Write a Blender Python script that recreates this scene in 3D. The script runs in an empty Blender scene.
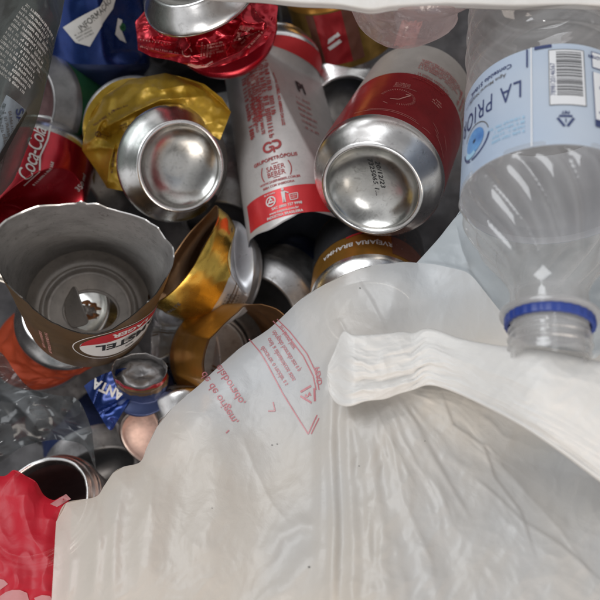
import bpy, math, random
import numpy as np
from mathutils import Vector
random.seed(7)
rng = np.random.RandomState(11)
scene = bpy.context.scene
COL = scene.collection
MM = 0.001
CAMZ = 0.30
TAN = math.tan(math.radians(25.4))
K = 300 / TAN
R = math.radians

# ------------------------------------------------------------------ helpers
def P(px, py, z):
    d = CAMZ - z
    return np.array([(px - 300) / K * d, -(py - 300) / K * d, z])

def unit(v):
    v = np.asarray(v, float); return v / np.linalg.norm(v)

_perm = rng.permutation(256); _perm = np.concatenate([_perm, _perm, _perm])
_g = rng.normal(size=(256, 3)); _g /= np.linalg.norm(_g, axis=1)[:, None]
def pn(x, y, z=0.0):
    """gradient noise, about -1..1"""
    x, y, z = np.broadcast_arrays(np.asarray(x, float), np.asarray(y, float), np.asarray(z, float))
    xi, yi, zi = np.floor(x).astype(int), np.floor(y).astype(int), np.floor(z).astype(int)
    xf, yf, zf = x - xi, y - yi, z - zi
    u, v, w = [t * t * t * (t * (t * 6 - 15) + 10) for t in (xf, yf, zf)]
    def c(i, j, k):
        h = _perm[_perm[_perm[(xi + i) & 255] + ((yi + j) & 255)] + ((zi + k) & 255)]
        g = _g[h]
        return g[..., 0] * (xf - i) + g[..., 1] * (yf - j) + g[..., 2] * (zf - k)
    l = lambda a, b, t: a + (b - a) * t
    r = l(l(l(c(0,0,0), c(1,0,0), u), l(c(0,1,0), c(1,1,0), u), v),
          l(l(c(0,0,1), c(1,0,1), u), l(c(0,1,1), c(1,1,1), u), v), w)
    return r * 1.6

def ridged(x, y, z=0.0, octs=3):
    s, a = 0, 1.0
    for i in range(octs):
        s = s + a * (0.35 - np.abs(pn(x * 2**i, y * 2**i, z + 7.3 * i))); a *= 0.5
    return s

def sm(a, b, x):
    t = np.clip((x - a) / (b - a), 0, 1); return t * t * (3 - 2 * t)

def catmull(pts, n):
    pts = np.asarray(pts, float)
    p = np.vstack([2 * pts[0] - pts[1], pts, 2 * pts[-1] - pts[-2]])
    seg = len(pts) - 1
    out = []
    for t in np.linspace(0, seg, n):
        i = min(int(t), seg - 1); f = t - i
        a, b, c, d = p[i], p[i+1], p[i+2], p[i+3]
        out.append(0.5 * ((2*b) + (-a+c)*f + (2*a-5*b+4*c-d)*f*f + (-a+3*b-3*c+d)*f**3))
    return np.array(out)

def polyl(pts, n):
    """straight resample of a polyline by length"""
    pts = np.asarray(pts, float)
    L = np.concatenate([[0], np.cumsum(np.linalg.norm(np.diff(pts[:, :2], axis=0), axis=1))])
    t = np.linspace(0, L[-1], n)
    return np.stack([np.interp(t, L, pts[:, k]) for k in range(pts.shape[1])], 1)

class Geo:
    def __init__(s): s.v = []; s.f = []; s.m = []; s.n = 0
    def add(s, V, F, m=0):
        V = np.asarray(V, float); s.v.append(V); off = s.n
        for f in F: s.f.append([i + off for i in f]); s.m.append(m)
        s.n += len(V)
    def grid(s, V, nu, nv, m=0, wrap=False, mf=None):
        """V index = j*nu+i ; i around, j along"""
        F = []; ms = []
        for j in range(nv - 1):
            for i in range(nu if wrap else nu - 1):
                i2 = (i + 1) % nu
                F.append([j*nu+i, j*nu+i2, (j+1)*nu+i2, (j+1)*nu+i])
                ms.append(mf(i, j) if mf else m)
        V = np.asarray(V, float); off = s.n; s.v.append(V)
        for f, q in zip(F, ms): s.f.append([k + off for k in f]); s.m.append(q)
        s.n += len(V)
    def build(s, name, mats, parent=None, smooth=True, solid=0, bevel=0):
        me = bpy.data.meshes.new(name)
        V = np.concatenate(s.v)
        root = parent
        while root is not None and root.parent is not None: root = root.parent
        org = np.array(root.location) if root is not None else np.zeros(3)
        me.from_pydata([tuple(p) for p in (V - org)], [], s.f)
        for m in (mats if isinstance(mats, (list, tuple)) else [mats]): me.materials.append(m)
        me.polygons.foreach_set('material_index', s.m)
        if smooth: me.polygons.foreach_set('use_smooth', [True] * len(s.f))
        me.update()
        o = bpy.data.objects.new(name, me); COL.objects.link(o)
        if parent is not None: o.parent = parent
        if solid:
            md = o.modifiers.new('solid', 'SOLIDIFY'); md.thickness = solid; md.offset = 0
        return o

def thing(name, label, cat, loc, group=None):
    o = bpy.data.objects.new(name, None); COL.objects.link(o)
    o.empty_display_size = 0.02
    o.location = tuple(float(c) for c in loc); o['label'] = label; o['category'] = cat
    if group: o['group'] = group
    return o

# ------------------------------------------------------------------ materials
def nt(name):
    m = bpy.data.materials.new(name); m.use_nodes = True
    t = m.node_tree; t.nodes.clear()
    out = t.nodes.new('ShaderNodeOutputMaterial')
    return m, t, out

def metal(name, col, rough=0.3, metallic=0.9, var=0.15, bump=0.0, scale=90, col2=None, dirt=0.0, coat=0.0, bumps=220):
    m, t, out = nt(name)
    b = t.nodes.new('ShaderNodeBsdfPrincipled')
    tc = t.nodes.new('ShaderNodeTexCoord')
    n = t.nodes.new('ShaderNodeTexNoise'); n.inputs['Scale'].default_value = scale; n.inputs['Detail'].default_value = 6
    n.inputs['Roughness'].default_value = 0.65
    t.links.new(tc.outputs['Object'], n.inputs['Vector'])
    mix = t.nodes.new('ShaderNodeMix'); mix.data_type = 'RGBA'
    c2 = col2 or tuple(c * (1 - var * 2) for c in col)
    mix.inputs[6].default_value = (*c2, 1); mix.inputs[7].default_value = (*col, 1)
    ramp = t.nodes.new('ShaderNodeMapRange'); ramp.inputs[1].default_value = 0.35; ramp.inputs[2].default_value = 0.6
    t.links.new(n.outputs[0], ramp.inputs[0]); t.links.new(ramp.outputs[0], mix.inputs[0])
    last = mix.outputs[2]
    if dirt:
        n2 = t.nodes.new('ShaderNodeTexNoise'); n2.inputs['Scale'].default_value = 300; n2.inputs['Detail'].default_value = 8
        n2.inputs['Distortion'].default_value = 1.5
        t.links.new(tc.outputs['Object'], n2.inputs['Vector'])
        r2 = t.nodes.new('ShaderNodeMapRange'); r2.inputs[1].default_value = 0.56; r2.inputs[2].default_value = 0.72
        r2.inputs[4].default_value = dirt
        t.links.new(n2.outputs[0], r2.inputs[0])
        mx = t.nodes.new('ShaderNodeMix'); mx.data_type = 'RGBA'
        mx.inputs[7].default_value = (0.10, 0.085, 0.07, 1)
        t.links.new(r2.outputs[0], mx.inputs[0]); t.links.new(last, mx.inputs[6]); last = mx.outputs[2]
    t.links.new(last, b.inputs['Base Color'])
    b.inputs['Metallic'].default_value = metallic
    rr = t.nodes.new('ShaderNodeMapRange'); rr.inputs[3].default_value = rough * 0.8; rr.inputs[4].default_value = rough * 1.35
    n3 = t.nodes.new('ShaderNodeTexNoise'); n3.inputs['Scale'].default_value = 160; n3.inputs['Detail'].default_value = 5
    t.links.new(tc.outputs['Object'], n3.inputs['Vector'])
    t.links.new(n3.outputs[0], rr.inputs[0]); t.links.new(rr.outputs[0], b.inputs['Roughness'])
    if coat: b.inputs['Coat Weight'].default_value = coat; b.inputs['Coat Roughness'].default_value = 0.15
    if bump:
        n4 = t.nodes.new('ShaderNodeTexNoise'); n4.inputs['Scale'].default_value = bumps; n4.inputs['Detail'].default_value = 4
        t.links.new(tc.outputs['Object'], n4.inputs['Vector'])
        bp = t.nodes.new('ShaderNodeBump'); bp.inputs['Strength'].default_value = bump; bp.inputs['Distance'].default_value = 0.001
        t.links.new(n4.outputs[0], bp.inputs['Height']); t.links.new(bp.outputs[0], b.inputs['Normal'])
    t.links.new(b.outputs[0], out.inputs[0])
    return m

def film(name, col=(0.9, 0.9, 0.9), haze=0.12, rough=0.08, edge=0.7, bump=0.0, tint=None, spec=0.05, bumps=60, dens=None):
    """thin clear plastic"""
    m, t, out = nt(name)
    tr = t.nodes.new('ShaderNodeBsdfTransparent'); tr.inputs[0].default_value = (*(tint or col), 1)
    df = t.nodes.new('ShaderNodeBsdfDiffuse'); df.inputs[0].default_value = (*col, 1)
    tl = t.nodes.new('ShaderNodeBsdfTranslucent'); tl.inputs[0].default_value = (*col, 1)
    mdt = t.nodes.new('ShaderNodeMixShader'); mdt.inputs[0].default_value = 0.5
    t.links.new(df.outputs[0], mdt.inputs[1]); t.links.new(tl.outputs[0], mdt.inputs[2])
    gl = t.nodes.new('ShaderNodeBsdfGlossy'); gl.inputs['Roughness'].default_value = rough
    tc = t.nodes.new('ShaderNodeTexCoord')
    if bump:
        n4 = t.nodes.new('ShaderNodeTexNoise'); n4.inputs['Scale'].default_value = bumps; n4.inputs['Detail'].default_value = 4
        n4.inputs['Distortion'].default_value = 1.0
        t.links.new(tc.outputs['Object'], n4.inputs['Vector'])
        bp = t.nodes.new('ShaderNodeBump'); bp.inputs['Strength'].default_value = bump; bp.inputs['Distance'].default_value = 0.004
        t.links.new(n4.outputs[0], bp.inputs['Height'])
        t.links.new(bp.outputs[0], gl.inputs['Normal']); t.links.new(bp.outputs[0], df.inputs['Normal'])
    lw = t.nodes.new('ShaderNodeLayerWeight'); lw.inputs[0].default_value = 0.35
    mr = t.nodes.new('ShaderNodeMapRange'); mr.inputs[3].default_value = haze; mr.inputs[4].default_value = edge
    pw = t.nodes.new('ShaderNodeMath'); pw.operation = 'POWER'; pw.inputs[1].default_value = 2.0
    t.links.new(lw.outputs['Facing'], pw.inputs[0]); t.links.new(pw.outputs[0], mr.inputs[0])
    ns = t.nodes.new('ShaderNodeTexNoise'); ns.inputs['Scale'].default_value = 45; ns.inputs['Detail'].default_value = 6
    t.links.new(tc.outputs['Object'], ns.inputs['Vector'])
    ml = t.nodes.new('ShaderNodeMath'); ml.operation = 'MULTIPLY'
    nr = t.nodes.new('ShaderNodeMapRange'); nr.inputs[1].default_value = 0.3; nr.inputs[2].default_value = 0.7; nr.inputs[3].default_value = 0.6; nr.inputs[4].default_value = 1.3
    t.links.new(ns.outputs[0], nr.inputs[0])
    t.links.new(mr.outputs[0], ml.inputs[0]); t.links.new(nr.outputs[0], ml.inputs[1])
    m1 = t.nodes.new('ShaderNodeMixShader'); t.links.new(ml.outputs[0], m1.inputs[0])
    t.links.new(tr.outputs[0], m1.inputs[1]); t.links.new(mdt.outputs[0], m1.inputs[2])
    fr = t.nodes.new('ShaderNodeMapRange'); fr.inputs[3].default_value = spec; fr.inputs[4].default_value = 0.6
    p2 = t.nodes.new('ShaderNodeMath'); p2.operation = 'POWER'; p2.inputs[1].default_value = 4.0
    t.links.new(lw.outputs['Facing'], p2.inputs[0]); t.links.new(p2.outputs[0], fr.inputs[0])
    m2 = t.nodes.new('ShaderNodeMixShader'); t.links.new(fr.outputs[0], m2.inputs[0])
    t.links.new(m1.outputs[0], m2.inputs[1]); t.links.new(gl.outputs[0], m2.inputs[2])
    t.links.new(m2.outputs[0], out.inputs[0])
    return m

def bagmat(name, col, thru=0.1, transl=0.4, spec=0.06, rough=0.35, var=None, bump=0.25, bumps=70, grad=None):
    """milky polythene film: diffuse + translucent + a little see-through + sheen"""
    m, t, out = nt(name)
    tc = t.nodes.new('ShaderNodeTexCoord')
    n = t.nodes.new('ShaderNodeTexNoise'); n.inputs['Scale'].default_value = 9; n.inputs['Detail'].default_value = 3
    t.links.new(tc.outputs['Object'], n.inputs['Vector'])
    mix = t.nodes.new('ShaderNodeMix'); mix.data_type = 'RGBA'
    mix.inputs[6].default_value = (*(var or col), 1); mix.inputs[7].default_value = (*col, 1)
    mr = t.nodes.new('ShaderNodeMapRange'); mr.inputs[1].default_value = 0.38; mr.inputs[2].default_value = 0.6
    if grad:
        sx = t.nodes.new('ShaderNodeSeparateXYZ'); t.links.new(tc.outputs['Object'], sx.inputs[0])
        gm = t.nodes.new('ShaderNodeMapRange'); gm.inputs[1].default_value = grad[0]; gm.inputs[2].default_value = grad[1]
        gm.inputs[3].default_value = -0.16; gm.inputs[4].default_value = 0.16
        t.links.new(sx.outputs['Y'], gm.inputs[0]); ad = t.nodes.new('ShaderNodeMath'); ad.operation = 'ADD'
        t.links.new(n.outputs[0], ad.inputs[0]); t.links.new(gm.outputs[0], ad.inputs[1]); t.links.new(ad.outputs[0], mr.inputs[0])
    else: t.links.new(n.outputs[0], mr.inputs[0])
    t.links.new(mr.outputs[0], mix.inputs[0])
    df = t.nodes.new('ShaderNodeBsdfDiffuse'); tl = t.nodes.new('ShaderNodeBsdfTranslucent')
    tr = t.nodes.new('ShaderNodeBsdfTransparent'); gl = t.nodes.new('ShaderNodeBsdfGlossy')
    gl.inputs['Roughness'].default_value = rough
    t.links.new(mix.outputs[2], df.inputs[0]); t.links.new(mix.outputs[2], tl.inputs[0])
    # fine crinkles: two noises, one stretched
    nb = t.nodes.new('ShaderNodeTexNoise'); nb.inputs['Scale'].default_value = bumps; nb.inputs['Detail'].default_value = 7
    nb.inputs['Roughness'].default_value = 0.6; nb.inputs['Distortion'].default_value = 0.8
    vo = t.nodes.new('ShaderNodeTexVoronoi'); vo.feature = 'DISTANCE_TO_EDGE'; vo.inputs['Scale'].default_value = 55
    wn = t.nodes.new('ShaderNodeTexNoise'); wn.inputs['Scale'].default_value = 30; wn.inputs['Detail'].default_value = 4
    add = t.nodes.new('ShaderNodeMixRGB'); add.blend_type = 'ADD'; add.inputs[0].default_value = 0.06
    t.links.new(tc.outputs['Object'], nb.inputs['Vector']); t.links.new(tc.outputs['Object'], wn.inputs['Vector'])
    t.links.new(tc.outputs['Object'], add.inputs[1]); t.links.new(wn.outputs[1], add.inputs[2])
    t.links.new(add.outputs[0], vo.inputs['Vector'])
    sc = t.nodes.new('ShaderNodeMath'); sc.operation = 'MULTIPLY'; sc.inputs[1].default_value = 0.5
    t.links.new(vo.outputs['Distance'], sc.inputs[0])
    sm_ = t.nodes.new('ShaderNodeMath'); sm_.operation = 'ADD'
    t.links.new(nb.outputs[0], sm_.inputs[0]); t.links.new(sc.outputs[0], sm_.inputs[1])
    bp = t.nodes.new('ShaderNodeBump'); bp.inputs['Strength'].default_value = bump; bp.inputs['Distance'].default_value = 0.002
    t.links.new(sm_.outputs[0], bp.inputs['Height'])
    for s in (df, gl, tl): t.links.new(bp.outputs[0], s.inputs['Normal'])
    a = t.nodes.new('ShaderNodeMixShader'); a.inputs[0].default_value = transl
    t.links.new(df.outputs[0], a.inputs[1]); t.links.new(tl.outputs[0], a.inputs[2])
    b = t.nodes.new('ShaderNodeMixShader'); b.inputs[0].default_value = thru
    t.links.new(a.outputs[0], b.inputs[1]); t.links.new(tr.outputs[0], b.inputs[2])
    c = t.nodes.new('ShaderNodeMixShader')
    lw = t.nodes.new('ShaderNodeLayerWeight'); lw.inputs[0].default_value = 0.3
    fr = t.nodes.new('ShaderNodeMapRange'); fr.inputs[3].default_value = spec; fr.inputs[4].default_value = 0.4
    p2 = t.nodes.new('ShaderNodeMath'); p2.operation = 'POWER'; p2.inputs[1].default_value = 3.0
    t.links.new(lw.outputs['Facing'], p2.inputs[0]); t.links.new(p2.outputs[0], fr.inputs[0])
    t.links.new(fr.outputs[0], c.inputs[0]); t.links.new(b.outputs[0], c.inputs[1]); t.links.new(gl.outputs[0], c.inputs[2])
    t.links.new(c.outputs[0], out.inputs[0])
    return m

SILVER = metal('bare_aluminium', (0.78, 0.77, 0.76), 0.24, 1.0, 0.06, dirt=0.25, bump=0.05)
DOME = metal('can_base_aluminium', (0.60, 0.595, 0.57), 0.22, 1.0, 0.08, dirt=0.35, bump=0.06)
DULL = metal('dull_aluminium', (0.42, 0.41, 0.41), 0.42, 0.9, 0.15, dirt=0.5)
LINING = metal('can_lining', (0.44, 0.43, 0.425), 0.38, 0.75, 0.12, dirt=0.45, bump=0.12, bumps=120)
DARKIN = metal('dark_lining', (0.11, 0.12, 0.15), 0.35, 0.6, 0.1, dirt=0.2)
RED = metal('red_can_print', (0.42, 0.024, 0.030), 0.30, 0.55, 0.06, coat=0.3)
REDDEEP = metal('deep_red_can_print', (0.44, 0.010, 0.024), 0.24, 0.7, 0.06, coat=0.4)
REDBRIGHT = metal('bright_red_band', (0.55, 0.03, 0.035), 0.35, 0.3, 0.04)
WHITECAN = metal('white_can_print', (0.50, 0.475, 0.46), 0.38, 0.35, 0.05, dirt=0.12)
CREAM = metal('cream_can_print', (0.42, 0.38, 0.35), 0.4, 0.35, 0.05)
YELLOW = metal('yellow_can_print', (0.50, 0.30, 0.025), 0.36, 0.5, 0.10, dirt=0.15, coat=0.2)
GOLD = metal('gold_can_print', (0.62, 0.42, 0.09), 0.25, 0.95, 0.08)
GOLDWHITE = metal('white_gold_can_print', (0.60, 0.61, 0.64), 0.28, 0.5, 0.05)
COPPER = metal('copper_lining', (0.42, 0.23, 0.11), 0.35, 0.9, 0.15)
AMBER = metal('amber_can_print', (0.50, 0.24, 0.045), 0.33, 0.75, 0.08)
BROWN = metal('brown_gold_can_print', (0.24, 0.15, 0.075), 0.33, 0.75, 0.1, dirt=0.2)
ORANGE = metal('orange_red_can_print', (0.42, 0.06, 0.02), 0.4, 0.4, 0.1)
BLUE = metal('blue_can_print', (0.010, 0.034, 0.17), 0.25, 0.7, 0.06, coat=0.3)
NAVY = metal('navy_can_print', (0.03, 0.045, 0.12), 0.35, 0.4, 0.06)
GREEN = metal('green_can_print', (0.03, 0.14, 0.06), 0.35, 0.5, 0.08)
PINKEND = metal('pinkish_can_base', (0.66, 0.48, 0.42), 0.5, 0.95, 0.15, dirt=0.2)
INKRED = metal('red_ink', (0.32, 0.03, 0.03), 0.5, 0.0, 0.02)
INKBLACK = metal('black_ink', (0.02, 0.02, 0.022), 0.5, 0.0, 0.02)
INKWHITE = metal('white_ink', (0.62, 0.60, 0.58), 0.45, 0.0, 0.02)
INKPINK = metal('pale_red_ink', (0.62, 0.30, 0.26), 0.45, 0.1, 0.02)
INKGREY = metal('grey_ink', (0.10, 0.095, 0.09), 0.5, 0.0, 0.02)
INKBROWN = metal('brown_ink', (0.11, 0.035, 0.02), 0.5, 0.0, 0.02)
LABELBLUE = metal('pale_blue_label', (0.52, 0.60, 0.70), 0.35, 0.0, 0.06, scale=25, col2=(0.42, 0.53, 0.68), coat=0.3)
LABELWHITE = metal('label_white', (0.66, 0.66, 0.67), 0.4, 0.0, 0.02)
INKNAVY = metal('navy_ink', (0.03, 0.045, 0.13), 0.45, 0.0, 0.02)
INKBLUE = metal('blue_ink', (0.05, 0.14, 0.38), 0.45, 0.0, 0.02, scale=60, col2=(0.14, 0.32, 0.58))
INKSKY = metal('sky_blue_ink', (0.30, 0.50, 0.66), 0.45, 0.0, 0.02)
RINGBLUE = metal('blue_plastic', (0.018, 0.045, 0.24), 0.35, 0.0, 0.05)

# ------------------------------------------------------------------ 2D artwork (mm) -> decals
_font_cache = {}
def text2d(s, size, bold=0.0, sx=1.0, mirror=False, align='CENTER', shear=0.0, spacing=1.0):
    key = (s, size, bold, sx, mirror, align, shear, spacing)
    if key in _font_cache: return _font_cache[key]
    cu = bpy.data.curves.new('t', 'FONT'); cu.body = s; cu.size = size; cu.offset = bold
    cu.align_x = align; cu.align_y = 'CENTER'; cu.resolution_u = 3; cu.shear = shear; cu.space_character = spacing
    o = bpy.data.objects.new('t', cu); COL.objects.link(o)
    bpy.context.view_layer.update()
    dg = bpy.context.evaluated_depsgraph_get()
    me = o.evaluated_get(dg).to_mesh()
    V = np.array([v.co[:2] for v in me.vertices]).reshape(-1, 2); F = [list(p.vertices) for p in me.polygons]
    o.evaluated_get(dg).to_mesh_clear()
    bpy.data.objects.remove(o); bpy.data.curves.remove(cu)
    if len(V):
        V = V * [sx, 1]
        if mirror: V = V * [-1, 1]
    _font_cache[key] = (V, F)
    return V, F

def xf(art, x=0, y=0, rot=0):
    V, F = art
    if len(V) == 0: return art
    c, s = math.cos(R(rot)), math.sin(R(rot))
    return V @ np.array([[c, s], [-s, c]]) + [x, y], F

def rect(x0, y0, x1, y1):
    return np.array([[x0, y0], [x1, y0], [x1, y1], [x0, y1]], float), [[0, 1, 2, 3]]

def band(x0, x1, y0, y1, nx=60, ny=6):
    V = [[x0 + (x1-x0)*i/(nx-1), y0 + (y1-y0)*j/(ny-1)] for j in range(ny) for i in range(nx)]
    return np.array(V), [[j*nx+i, j*nx+i+1, (j+1)*nx+i+1, (j+1)*nx+i] for j in range(ny-1) for i in range(nx-1)]

def ringart(cx, cy, ri, ro, a0=0, a1=360, n=48, ex=1.0):
    a = np.radians(np.linspace(a0, a1, n))
    V = np.vstack([np.stack([cx + ri*ex*np.cos(a), cy + ri*np.sin(a)], 1), np.stack([cx + ro*ex*np.cos(a), cy + ro*np.sin(a)], 1)])
    return V, [[i, i+1, n+i+1, n+i] for i in range(n-1)]

def diskart(cx, cy, r, ex=1.0, n=40):
    V, F = [], []
    for k in range(5):
        rr = r * k / 4
        for i in range(n):
            a = 2*math.pi*i/n; V.append([cx + rr*ex*math.cos(a), cy + rr*math.sin(a)])
    for k in range(4):
        for i in range(n):
            i2 = (i+1) % n; F.append([k*n+i, k*n+i2, (k+1)*n+i2, (k+1)*n+i])
    return np.array(V), F

def stroke(pts, w):
    pts = np.asarray(pts, float); pts = polyl(pts, max(len(pts), int(np.linalg.norm(np.diff(pts, axis=0), axis=1).sum() / 1.2) + 2))
    d = np.gradient(pts, axis=0); d /= np.linalg.norm(d, axis=1)[:, None] + 1e-9
    n = np.stack([-d[:, 1], d[:, 0]], 1) * w / 2
    V = np.vstack([pts - n, pts + n]); m = len(pts)
    return V, [[i, i+1, m+i+1, m+i] for i in range(m-1)]

def polyart(pts, step=2.0):
    """filled polygon: clip a grid of cells by point test (kept simple: fan of triangles subdivided)"""
    pts = np.asarray(pts, float); c = pts.mean(0)
    V = [c]; F = []
    n = len(pts); ks = 5
    for k in range(1, ks+1):
        for p in pts: V.append(c + (p-c)*k/ks)
    for i in range(n): F.append([0, 1+i, 1+(i+1) % n])
    for k in range(ks-1):
        for i in range(n):
            a = 1+k*n+i; b = 1+k*n+(i+1) % n
            F.append([a, a+n, b+n, b])
    return np.array(V), F

def merge(*arts):
    V, F, o = [], [], 0
    for v, f in arts:
        if len(v) == 0: continue
        V.append(v); F += [[i+o for i in q] for q in f]; o += len(v)
    return np.concatenate(V), F

def micro(w, h, n, seed=0, align='L', wrand=0.25):
    """n lines of print too small to read: rows of little letter strokes"""
    r = random.Random(seed); arts = []
    lh = h / n; ch = lh * 0.55
    for k in range(n):
        y = h/2 - (k+0.75)*lh; x = -w/2; W = w*(1 - r.random()*wrand) - w/2
        while x < W:
            cw = ch * r.uniform(0.45, 0.75); t = ch*0.16
            q = r.random()
            if q < 0.14: x += cw*0.8; continue
            arts.append(rect(x, y, x+t*1.2, y+ch))
            if q < 0.75: arts.append(rect(x+cw-t*1.2, y, x+cw, y+ch*(1 if q < .5 else .6)))
            if q < 0.55: arts.append(rect(x+t*1.2, y+ch-t, x+cw-t*1.2, y+ch))
            if 0.3 < q: arts.append(rect(x+t*1.2, y, x+cw-t*1.2, y+t))
            if q > .4: arts.append(rect(x+t*1.2, y+ch*.45, x+cw-t*1.2, y+ch*.45+t))
            x += cw + ch*0.22
    return merge(*arts)

def densify(art, mx):
    """split long triangles so that artwork follows a curved surface"""
    V, F = art; V = [tuple(v) for v in V]
    T = []
    for f in F:
        for i in range(1, len(f)-1): T.append((f[0], f[i], f[i+1]))
    cache = {}
    def mid(a, b):
        k = (min(a, b), max(a, b))
        if k not in cache:
            cache[k] = len(V); V.append(((V[a][0]+V[b][0])/2, (V[a][1]+V[b][1])/2))
        return cache[k]
    for _ in range(7):
        N = []; ch = False
        # mark edges globally so neighbours split alike (no cracks)
        for a, b, c in T:
            e = []
            for p, q in ((a, b), (b, c), (c, a)):
                e.append(math.dist(V[p], V[q]) > mx)
            if not any(e): N.append((a, b, c)); continue
            ch = True
            ab = mid(a, b) if e[0] else None; bc = mid(b, c) if e[1] else None; ca = mid(c, a) if e[2] else None
            if all(e): N += [(a, ab, ca), (ab, b, bc), (ca, bc, c), (ab, bc, ca)]
            elif e[0] and e[1]: N += [(a, ab, c), (ab, bc, c), (ab, b, bc)]
            elif e[1] and e[2]: N += [(a, b, bc), (a, bc, ca), (ca, bc, c)]
            elif e[0] and e[2]: N += [(ab, b, c), (ab, c, ca), (a, ab, ca)]
            elif e[0]: N += [(a, ab, c), (ab, b, c)]
            elif e[1]: N += [(a, b, bc), (a, bc, c)]
            else: N += [(a, b, ca), (ca, b, c)]
        T = N
        if not ch: break
    return np.array(V), [list(t) for t in T]

# ------------------------------------------------------------------ cans
class Can:
    """a drinks can described by its two end frames; a=near end (z=0), b=far end (z=L), lengths in mm"""
    def __init__(s, A, n, L=115, Rr=33, B=None, nB=None, dents=(), rough=0.0, rf=0.06, seed=0, z0=13, z1=14, roll=0, env=(1, 1), oval=None, rfun=None):
        s.A = np.asarray(A, float); s.nA = unit(n); s.L = L; s.R = Rr
        s.B = np.asarray(B, float) if B is not None else s.A + s.nA * L * MM
        s.nB = unit(nB) if nB is not None else s.nA
        s.z0 = z0; s.z1 = L - z1; s.dents = []; s.seed = seed; s.rough = rough; s.rf = rf; s.env_ = env; s.rfun = rfun
        s.oval = oval; s.hold = 0
        for (th, z, tau, dep, k) in dents:
            c, q = math.cos(R(th)), math.sin(R(th)); ct, st = math.cos(R(tau)), math.sin(R(tau))
            nn = np.array([c*ct, q*ct, st]); d = nn @ np.array([Rr*c, Rr*q, z]) - dep
            s.dents.append((nn, d, k))
        mid = (s.A + s.B) / 2; cam = np.array([0, 0, CAMZ])
        s.ref = unit(cam - mid)
        s.roll = R(roll)
    def frame(s, n):
        X = s.ref[None, :] - (n @ s.ref)[:, None] * n
        X /= np.linalg.norm(X, axis=1)[:, None]
        Y = np.cross(n, X)
        return X, Y
    def local(s, r, th, z):
        r, th, z = np.broadcast_arrays(np.asarray(r, float), np.asarray(th, float), np.asarray(z, float))
        p = np.stack([r*np.cos(th), r*np.sin(th), z], -1)
        zz = np.clip(z, s.z0, s.z1)
        e0 = sm(s.z0 - 2, s.z0 + 9, z) if s.env_[0] else np.ones_like(z)
        e1 = 1 - sm(s.z1 - 9, s.z1 + 2, z) if s.env_[1] else np.ones_like(z)
        env = e0 * e1
        q = p.copy()
        if s.rfun is not None:
            f = 1 + (s.rfun(th, z) - 1) * env
            q[..., 0] *= f; q[..., 1] *= f
        for nn, d, k in s.dents:
            dd = q @ nn - d
            q = q - nn * (np.maximum(dd, 0) * k)[..., None]
        if s.rough:
            f = s.rf
            a = ridged(q[..., 0]*f + s.seed*3.1, q[..., 1]*f + 5, q[..., 2]*f*1.3 + s.seed)
            rad = np.stack([np.cos(th), np.sin(th), 0*th], -1)
            q = q + rad * (a * s.rough - 0.3 * s.rough)[..., None]
        out = p + (q - p) * env[..., None]
        if s.oval is not None:
            ang, fx, fy = s.oval; c, q2 = math.cos(R(ang)), math.sin(R(ang))
            t = 1 - sm(s.z0 + s.hold, s.z1, z)
            x = out[..., 0]*c + out[..., 1]*q2; y = -out[..., 0]*q2 + out[..., 1]*c
            x = x*(1 + (fx-1)*t); y = y*(1 + (fy-1)*t)
            out[..., 0] = x*c - y*q2; out[..., 1] = x*q2 + y*c
        return out
    def world(s, r, th, z):
        shp = np.broadcast(np.asarray(r), np.asarray(th), np.asarray(z)).shape
        q = s.local(r, np.asarray(th) + s.roll, z).reshape(-1, 3)
        zz = q[:, 2]
        t = np.clip((zz - s.z0) / (s.z1 - s.z0), 0, 1)
        p0 = s.A + s.nA * s.z0 * MM; p1 = s.B + s.nB * (s.z1 - s.L) * MM
        m = np.linalg.norm(p1 - p0)
        t_ = t[:, None]
        C = (2*t_**3 - 3*t_**2 + 1)*p0 + (t_**3 - 2*t_**2 + t_)*m*s.nA + (-2*t_**3 + 3*t_**2)*p1 + (t_**3 - t_**2)*m*s.nB
        n = s.nA*(1 - sm(0, 1, t))[:, None] + s.nB*sm(0, 1, t)[:, None]
        n /= np.linalg.norm(n, axis=1)[:, None]
        C = C + n * (np.where(zz < s.z0, zz - s.z0, 0) + np.where(zz > s.z1, zz - s.z1, 0))[:, None] * MM
        X, Y = s.frame(n)
        W = C + (X*q[:, :1] + Y*q[:, 1:2]) * MM
        return W.reshape(shp + (3,))
    def surf(s, x, y, off=0.18):
        """artwork coordinates in mm (x round the can, 0 faces the camera; y along) -> world, lifted by off mm"""
        th = np.asarray(x) / s.R; y = np.asarray(y, float)
        r = s.R
        p = s.world(r, th, y); e = 0.4
        a = s.world(r, th + e/r, y) - s.world(r, th - e/r, y); b = s.world(r, th, y + e) - s.world(r, th, y - e)
        n = np.cross(a, b); n /= np.linalg.norm(n, axis=-1)[..., None] + 1e-12
        return p + n * off * MM
    def base(s, par, mat_ring=None, mat_dome=None, name='base', cols=None, sc=None):
        q = s.R / 33.0
        prof = np.array([(0, 9.2), (8, 8.8), (14.5, 7.2), (19, 4.7), (21.5, 2.4), (22.4, 0.9), (23.1, 0.15), (24, 0), (24.9, 0.35), (26, 1.8), (28.2, 4.6), (30.6, 7.4), (32.3, 10), (33, s.z0)])
        prof = prof * [q, 1]
        pr = catmull(prof, 60); pr[:, 0] = np.maximum(pr[:, 0], 0)
        nu = 96; g = Geo()
        th = np.linspace(0, 2*math.pi, nu, endpoint=False)
        V = s.world(pr[:, 0][:, None], th[None, :], pr[:, 1][:, None]).reshape(-1, 3)
        g.grid(V, nu, len(pr), wrap=True, mf=lambda i, j: 0 if j < 26 else 1)
        return g
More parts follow.
